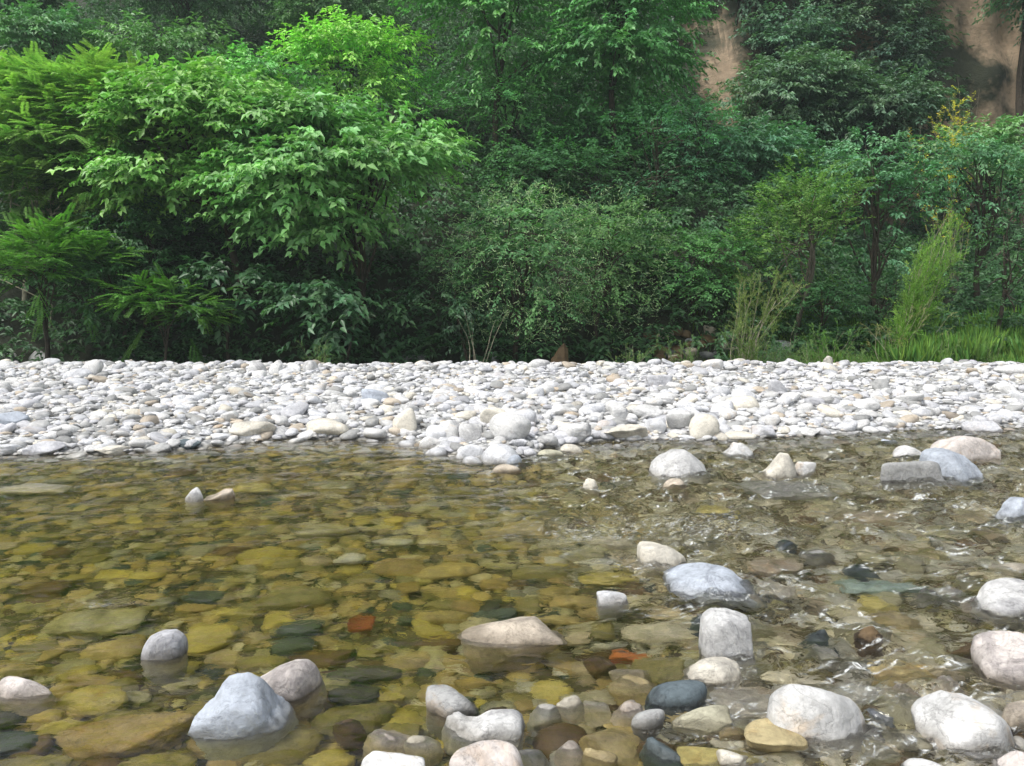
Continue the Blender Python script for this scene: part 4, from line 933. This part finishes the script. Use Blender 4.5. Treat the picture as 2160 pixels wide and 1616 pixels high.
far += [
 ((1560, 20, 1760, 180), 24.0, 'med', (.040, .095, .055), 'grey-green bush clinging to the cliff above the hazy tree'),
 ((1810, 60, 1975, 260), 23.6, 'med', (.028, .062, .040), 'dark bush beside the bare clay patch of the cliff'),
 ((1530, -90, 1620, 30), 24.0, 'med', (.032, .075, .040), 'dark bush at the top edge right of the tall pair'),
 ((1640, 150, 1860, 300), 23.0, 'med', (.045, .10, .06), 'pale grey-green bush at mid height of the cliff'),
 ((1560, 300, 1800, 420), 20.5, 'med', (.035, .09, .05), 'dull blue-green bush right above the willow bush'),
]
for bx, Y, kd, cl, lb in far:
    if bx[0] > 1400 or Y > 20: kd = 'med'
    cl = tuple(np.array(cl) * (2.5 if Y < 22 else 2.2) * np.array([1.0, 1.0, 1.05]))
    crown('forest_tree', 'crown', bx, Y, kd, cl, lb, npads=14, dens=2.2, scale=1.55 if kd == 'small' else 1.5, group='trees on the far hillside', inner=1.0, flat=.55, padr=.40)

# --- the front row
crown('feathery_tree', 'crown', (-120, 140, 480, 480), 15.6, 'feather', (.20, .38, .085), 'bright yellow-green feathery tree with thin pale stems at far left', npads=34, dens=1.2, inner=.7, bark=BARK_PALE, root=20, padr=.30, group=None)
crown('broadleaf_tree', 'crown', (150, 140, 700, 480), 14.6, 'broad', (.17, .40, .085), 'big tree of layered hanging broad leaves, left half of the broad canopy', npads=40, dens=1.15, root=520, padr=.27, flat=.36, inner=.6)
crown('broadleaf_tree', 'crown', (440, 180, 1000, 560), 14.0, 'broad', (.15, .37, .115), 'big tree of drooping broad leaves over the dark hollow, right half of the canopy', npads=42, dens=1.15, root=700, padr=.25, flat=.34, inner=.4)
crown('fern_leaved_shrub', 'foliage', (-90, 480, 290, 690), 13.2, 'feather', (.095, .25, .040), 'light green fern-leaved shrub at the left edge above the stones', 'shrub', npads=12, dens=.95, root=60, scale=.85)
crown('fern_leaved_shrub', 'foliage', (230, 590, 460, 715), 13.1, 'feather', (.070, .20, .030), 'low fern-leaved shrub between the left one and the dark hollow', 'shrub', npads=7, dens=.9, root=330, scale=.8)
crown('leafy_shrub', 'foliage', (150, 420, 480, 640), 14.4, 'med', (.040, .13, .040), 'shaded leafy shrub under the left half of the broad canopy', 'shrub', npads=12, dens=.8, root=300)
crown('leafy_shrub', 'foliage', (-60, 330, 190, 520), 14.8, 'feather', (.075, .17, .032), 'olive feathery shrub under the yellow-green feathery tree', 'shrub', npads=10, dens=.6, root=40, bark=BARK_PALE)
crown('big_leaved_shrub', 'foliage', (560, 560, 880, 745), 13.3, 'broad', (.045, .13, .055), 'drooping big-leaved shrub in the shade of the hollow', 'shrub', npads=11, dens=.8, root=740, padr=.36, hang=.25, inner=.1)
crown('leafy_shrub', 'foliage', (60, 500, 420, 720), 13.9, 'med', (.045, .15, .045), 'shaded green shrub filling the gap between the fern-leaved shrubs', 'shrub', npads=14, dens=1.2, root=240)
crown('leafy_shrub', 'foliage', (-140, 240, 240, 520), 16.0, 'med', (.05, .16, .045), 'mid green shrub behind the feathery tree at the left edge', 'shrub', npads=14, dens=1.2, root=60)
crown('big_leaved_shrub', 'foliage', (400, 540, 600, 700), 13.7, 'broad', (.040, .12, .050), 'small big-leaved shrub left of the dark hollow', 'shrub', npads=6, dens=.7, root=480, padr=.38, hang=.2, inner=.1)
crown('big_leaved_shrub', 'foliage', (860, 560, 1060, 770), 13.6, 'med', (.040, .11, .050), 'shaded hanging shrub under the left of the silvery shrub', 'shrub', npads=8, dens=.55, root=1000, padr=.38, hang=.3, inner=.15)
crown('vine_covered_shrub', 'foliage', (920, 385, 1290, 730), 13.8, 'small', (.09, .24, .09), 'silvery green shrub overgrown with fine curling vines, left one', 'shrub', npads=20, dens=2.2, inner=.5, tendrils=1500, hang=.15, root=1090, scale=1.25, padr=.30, flat=.7)
crown('vine_covered_shrub', 'foliage', (1140, 390, 1430, 720), 14.1, 'small', (.085, .20, .065), 'olive green vine-hung shrub, right one of the pair', 'shrub', npads=18, dens=2.2, inner=.5, tendrils=600, hang=.15, root=1280, scale=1.25, padr=.30, flat=.7)
crown('rounded_tree', 'crown', (1250, 180, 1510, 470), 16.8, 'small', (.065, .20, .10), 'rounded blue-green tree standing above the vine-covered pair', npads=18, dens=1.0, root=1380, scale=1.15)
crown('leafy_shrub', 'foliage', (1370, 450, 1610, 680), 14.5, 'small', (.075, .23, .07), 'fresh green shrub left of the yellow-green willow bush', 'shrub', npads=18, dens=2.4, root=1480, scale=1.15)
crown('willow_bush', 'foliage', (1550, 350, 1850, 700), 14.2, 'small', (.12, .25, .06), 'yellow-green willow bush with upswept fine twigs', 'shrub', npads=19, dens=2.6, inner=.35, root=1690, scale=1.05, flat=.9, padr=.34, hang=-.5, bark=BARK_GREY)
crown('layered_tree', 'crown', (1680, 270, 2000, 620), 15.6, 'med', (.085, .25, .12), 'blue-green tree with tiered hanging leaves right of the willow bush', npads=22, dens=1.0, root=1860, padr=.28, flat=.38)
crown('layered_tree', 'crown', (1890, 270, 2260, 520), 16.0, 'med', (.080, .24, .11), 'blue-green tiered tree at the right edge', npads=18, dens=1.0, root=2090, padr=.28, flat=.38)
crown('leafy_shrub', 'foliage', (1990, 420, 2260, 720), 14.2, 'small', (.060, .16, .065), 'grey-green shrub above the grass at the right edge', 'shrub', npads=14, dens=1.0, root=2120, padr=.32)
crown('leafy_shrub', 'foliage', (1230, 470, 1440, 670), 14.8, 'med', (.050, .15, .05), 'leafy green shrub filling in between the vine-hung shrub and the fresh green one', 'shrub', npads=12, dens=1.3, root=1340)
crown('leafy_shrub', 'foliage', (1640, 560, 1830, 730), 14.0, 'small', (.045, .14, .05), 'low green shrub under the right side of the willow bush', 'shrub', npads=9, dens=2.0, root=1730, scale=1.2)
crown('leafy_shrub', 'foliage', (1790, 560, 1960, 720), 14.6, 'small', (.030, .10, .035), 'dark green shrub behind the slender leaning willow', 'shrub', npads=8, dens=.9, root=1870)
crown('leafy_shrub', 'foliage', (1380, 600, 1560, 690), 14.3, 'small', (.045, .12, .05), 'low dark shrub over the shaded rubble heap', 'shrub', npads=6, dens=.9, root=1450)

stem_plant('slender_willow', (1890, 765), [(2010, 470), (1985, 520), (1950, 580), (1930, 640), (1900, 690)], 13.4, 'willow', (.15, .30, .05), 'slender yellow-green willow leaning right above the grass', nst=22, per=34, scale=.8, spread=.3)
stem_plant('willow_sapling', (1565, 735), [(1560, 590), (1600, 590), (1650, 600), (1690, 610), (1545, 640)], 13.3, 'willow', (.17, .24, .08), 'thin sapling with bare pale stems fanning out to the right', 'sapling', nst=9, per=22, scale=.6, leaf_from=.4, spread=.18)
stem_plant('bank_weed', (1580, 775), [(1550, 705), (1580, 698), (1610, 710)], 12.6, 'willow', (.13, .21, .06), 'dense weed tuft at the foot of the sapling', 'weed', nst=22, per=10, scale=.5, r0=.004, spread=.35)
stem_plant('bank_weed', (1640, 775), [(1620, 735), (1650, 740)], 12.5, 'willow', (.08, .18, .09), 'blue-green weed in front of the half hidden grey boulder', 'weed', nst=12, per=9, scale=.45, r0=.004, spread=.3)
stem_plant('bank_weed', (1745, 775), [(1720, 715), (1750, 705), (1770, 720)], 12.7, 'willow', (.10, .24, .05), 'spiky green weed between the boulder and the leaning willow', 'weed', nst=12, per=8, scale=.5, r0=.004, spread=.3)
stem_plant('dry_weed', (1880, 775), [(1830, 700), (1960, 640), (1975, 680), (1920, 700), (1860, 720)], 12.9, 'willow', (.26, .28, .13), 'dry straw-coloured weed sprawling at the foot of the leaning willow', 'weed', nst=16, per=4, scale=.45, r0=.005, leaf_from=.6, spread=.3)
stem_plant('flowering_weed', (2030, 330), [(1960, 235), (2010, 205), (2060, 215), (1985, 245)], 18.4, 'small', (.60, .55, .05), 'yellow flowering weed clump at the foot of the bare cliff', 'weed', nst=18, per=9, scale=.8, r0=.006, spread=.6)
for i_, (wx, wl) in enumerate([(1660, 'pale weed at the gravel edge right of the small blue-green weed'), (1700, 'low pale green weed poking up behind the gravel left of the spiky green weed'),
                      (1800, 'low weed at the gravel edge left of the straw-coloured weed'), (1985, 'low weed at the gravel edge in front of the bright grass'), (1440, 'small shaded weed in front of the rubble heap'),
                      (2080, 'low weed at the gravel edge near the right end of the grass'), (1330, 'thin pale weed at the edge of the dark hollow left of the rubble'), (680, 'tiny weed at the gravel edge below the drooping big-leaved shrub')]):
    stem_plant('bank_weed', (wx, 775), [(wx - 18, 742), (wx + 4, 732), (wx + 22, 746)], 12.4, 'willow', (.12, .22, .07), wl, 'weed', nst=9, per=7, scale=.45, r0=.004, spread=.3)
stem_plant('hanging_vine', (1000, 775), [(1000, 640), (1080, 670), (960, 660)], 12.9, 'small', (.05, .12, .06), 'thin pale stemmed creeper rising from the crest before the dark hollow', 'vine', nst=5, per=6, scale=.7, r0=.010, leaf_from=.3, spread=.3)

# --- bare pale stems seen among the leaves at the left
def bare(label, pts, Y, r):
    P = np.array([at_y(a, b, Y) for a, b in pts]); t = np.linspace(0, len(P) - 1, 14); P = np.stack([np.interp(t, range(len(P)), P[:, k]) for k in range(3)], 1) + rng.normal(0, .008, (14, 3))
    base = P[0].copy(); V, Fq = tubes([(P, np.linspace(r, r * .4, 14))], 5); return V, Fq
ft = [o for o in COL.objects if o.name.startswith('feathery_tree')][0]
for pts in ([(20, 420), (40, 330), (88, 250)], [(35, 415), (70, 370), (90, 338)], [(80, 480), (110, 455), (128, 430)], [(105, 690), (110, 640), (0, 590)]):
    V, Fq = bare('', pts, 14.6, .018); o = build('branch', V - np.array(ft.location), Fq, M_BARK, ft, col=np.array(BARK_PALE))

# --- ground cover: undergrowth on the hillside, grass on the bank
def ground_pts(n, fx, fy):
    x = rng.uniform(*fx, n); y = rng.uniform(*fy, n); return x, y
lv = Leaves()
x, y = ground_pts(24000, (-15, 19), (13.9, 36)); k = (y < 22.8) | (x < 6) | (fbm(x * .45, y * .9, 77, 3) > .10); x, y = x[k], y[k]
z = height(x, y); O = np.stack([x, y, z + rng.uniform(0, .5, len(x))], -1)
sprays(lv, O, np.stack([rng.normal(0, .6, len(x)), -np.ones(len(x)) * .8, rng.uniform(0, .9, len(x))], -1), 'med', (.045, .125, .050), 1.35)
tag(lv.build('undergrowth', M_LEAF), 'dark leafy undergrowth covering the slope behind the trees', 'undergrowth', kind='stuff')

lv = Leaves(); n = 80000      # creepers on the cliff face, open where the bare clay shows
x = rng.uniform(3.2, 19, n); y = rng.uniform(21.8, 28.5, n); z = height(x, y)
m_ = fbm(x * .35, z * .30, 171, 4) + .22
for (px, py, rx_, rz_, s_) in [(1505, 130, .7, 2.2, 1.2), (2070, 120, 1.3, 1.6, 1.7), (2130, 240, 1.1, .9, 1.2), (1650, 30, .5, .6, .5), (1960, 60, .5, .5, .3)]:
    c_ = at_y(px, py, 24.5); m_ = m_ - s_ * np.exp(-((x - c_[0]) / rx_) ** 2 - ((z - c_[2]) / rz_) ** 2)
k = m_ > 0; x, y, z = x[k][:19000], y[k][:19000], z[k][:19000]
O = np.stack([x, y - .1 - rng.uniform(0, .35, len(x)), z + rng.uniform(-.1, .3, len(x))], -1)
sprays(lv, O, np.stack([rng.normal(0, .6, len(x)), -np.ones(len(x)) * .7, rng.uniform(-.7, .6, len(x))], -1), 'med', (.036, .080, .045), 1.3)
tag(lv.build('creeper_vegetation', M_LEAF), 'grey-green creepers and scrub covering the face of the brown cliff', 'creepers', kind='stuff')

lv = Leaves(); n = 52000
x = rng.uniform(2.6, 10.5, n); y = rng.uniform(12.3, 15.5, n); k = rng.uniform(0, 1, n) < sstep(2.6, 5.6, x + .5 * perlin(x * 2, y * 2, 5)); x, y = x[k], y[k]; n = len(x)
hgt = (.16 + .28 * sstep(4.5, 7.5, x)) * (.6 + .7 * (perlin(x * 1.1, y * 1.1, 93) > -.1)) * rng.uniform(.5, 1.25, n) * (1 + .5 * perlin(x * 1.5, y * 1.5, 91))
A = np.stack([rng.normal(0, .28, n), rng.normal(-.1, .28, n), np.ones(n)], -1); N = np.stack([rng.normal(0, .5, n), -np.ones(n), rng.uniform(0, .6, n)], -1)
lv.add(np.stack([x, y, height(x, y)], -1), A, N, hgt * .85, .009, jitter_col((.075, .20, .045), n, .4, .9), 'blade')
tag(lv.build('grass', M_FINE), 'bright green grass growing on the bank behind the bar at right', 'grass', kind='stuff')

# --- the hazy air of the gorge
m, n, out = mat_new('river_haze'); pv = nd(n, 'ShaderNodeVolumePrincipled'); pv.inputs['Color'].default_value = (.80, .95, .92, 1); pv.inputs['Density'].default_value = HAZE
pv.inputs['Anisotropy'].default_value = 0.2; lk(n, pv.outputs[0], out.inputs['Volume'])
hv = np.array([[x_, y_, z_] for z_ in (-3, 45) for y_ in (-17, 72) for x_ in (-62, 62)], float)
hz = build('haze', hv, np.array([[0, 2, 3, 1], [4, 5, 7, 6], [0, 1, 5, 4], [2, 6, 7, 3], [0, 4, 6, 2], [1, 3, 7, 5]]), m, smooth=False); tag(hz, kind='stuff')
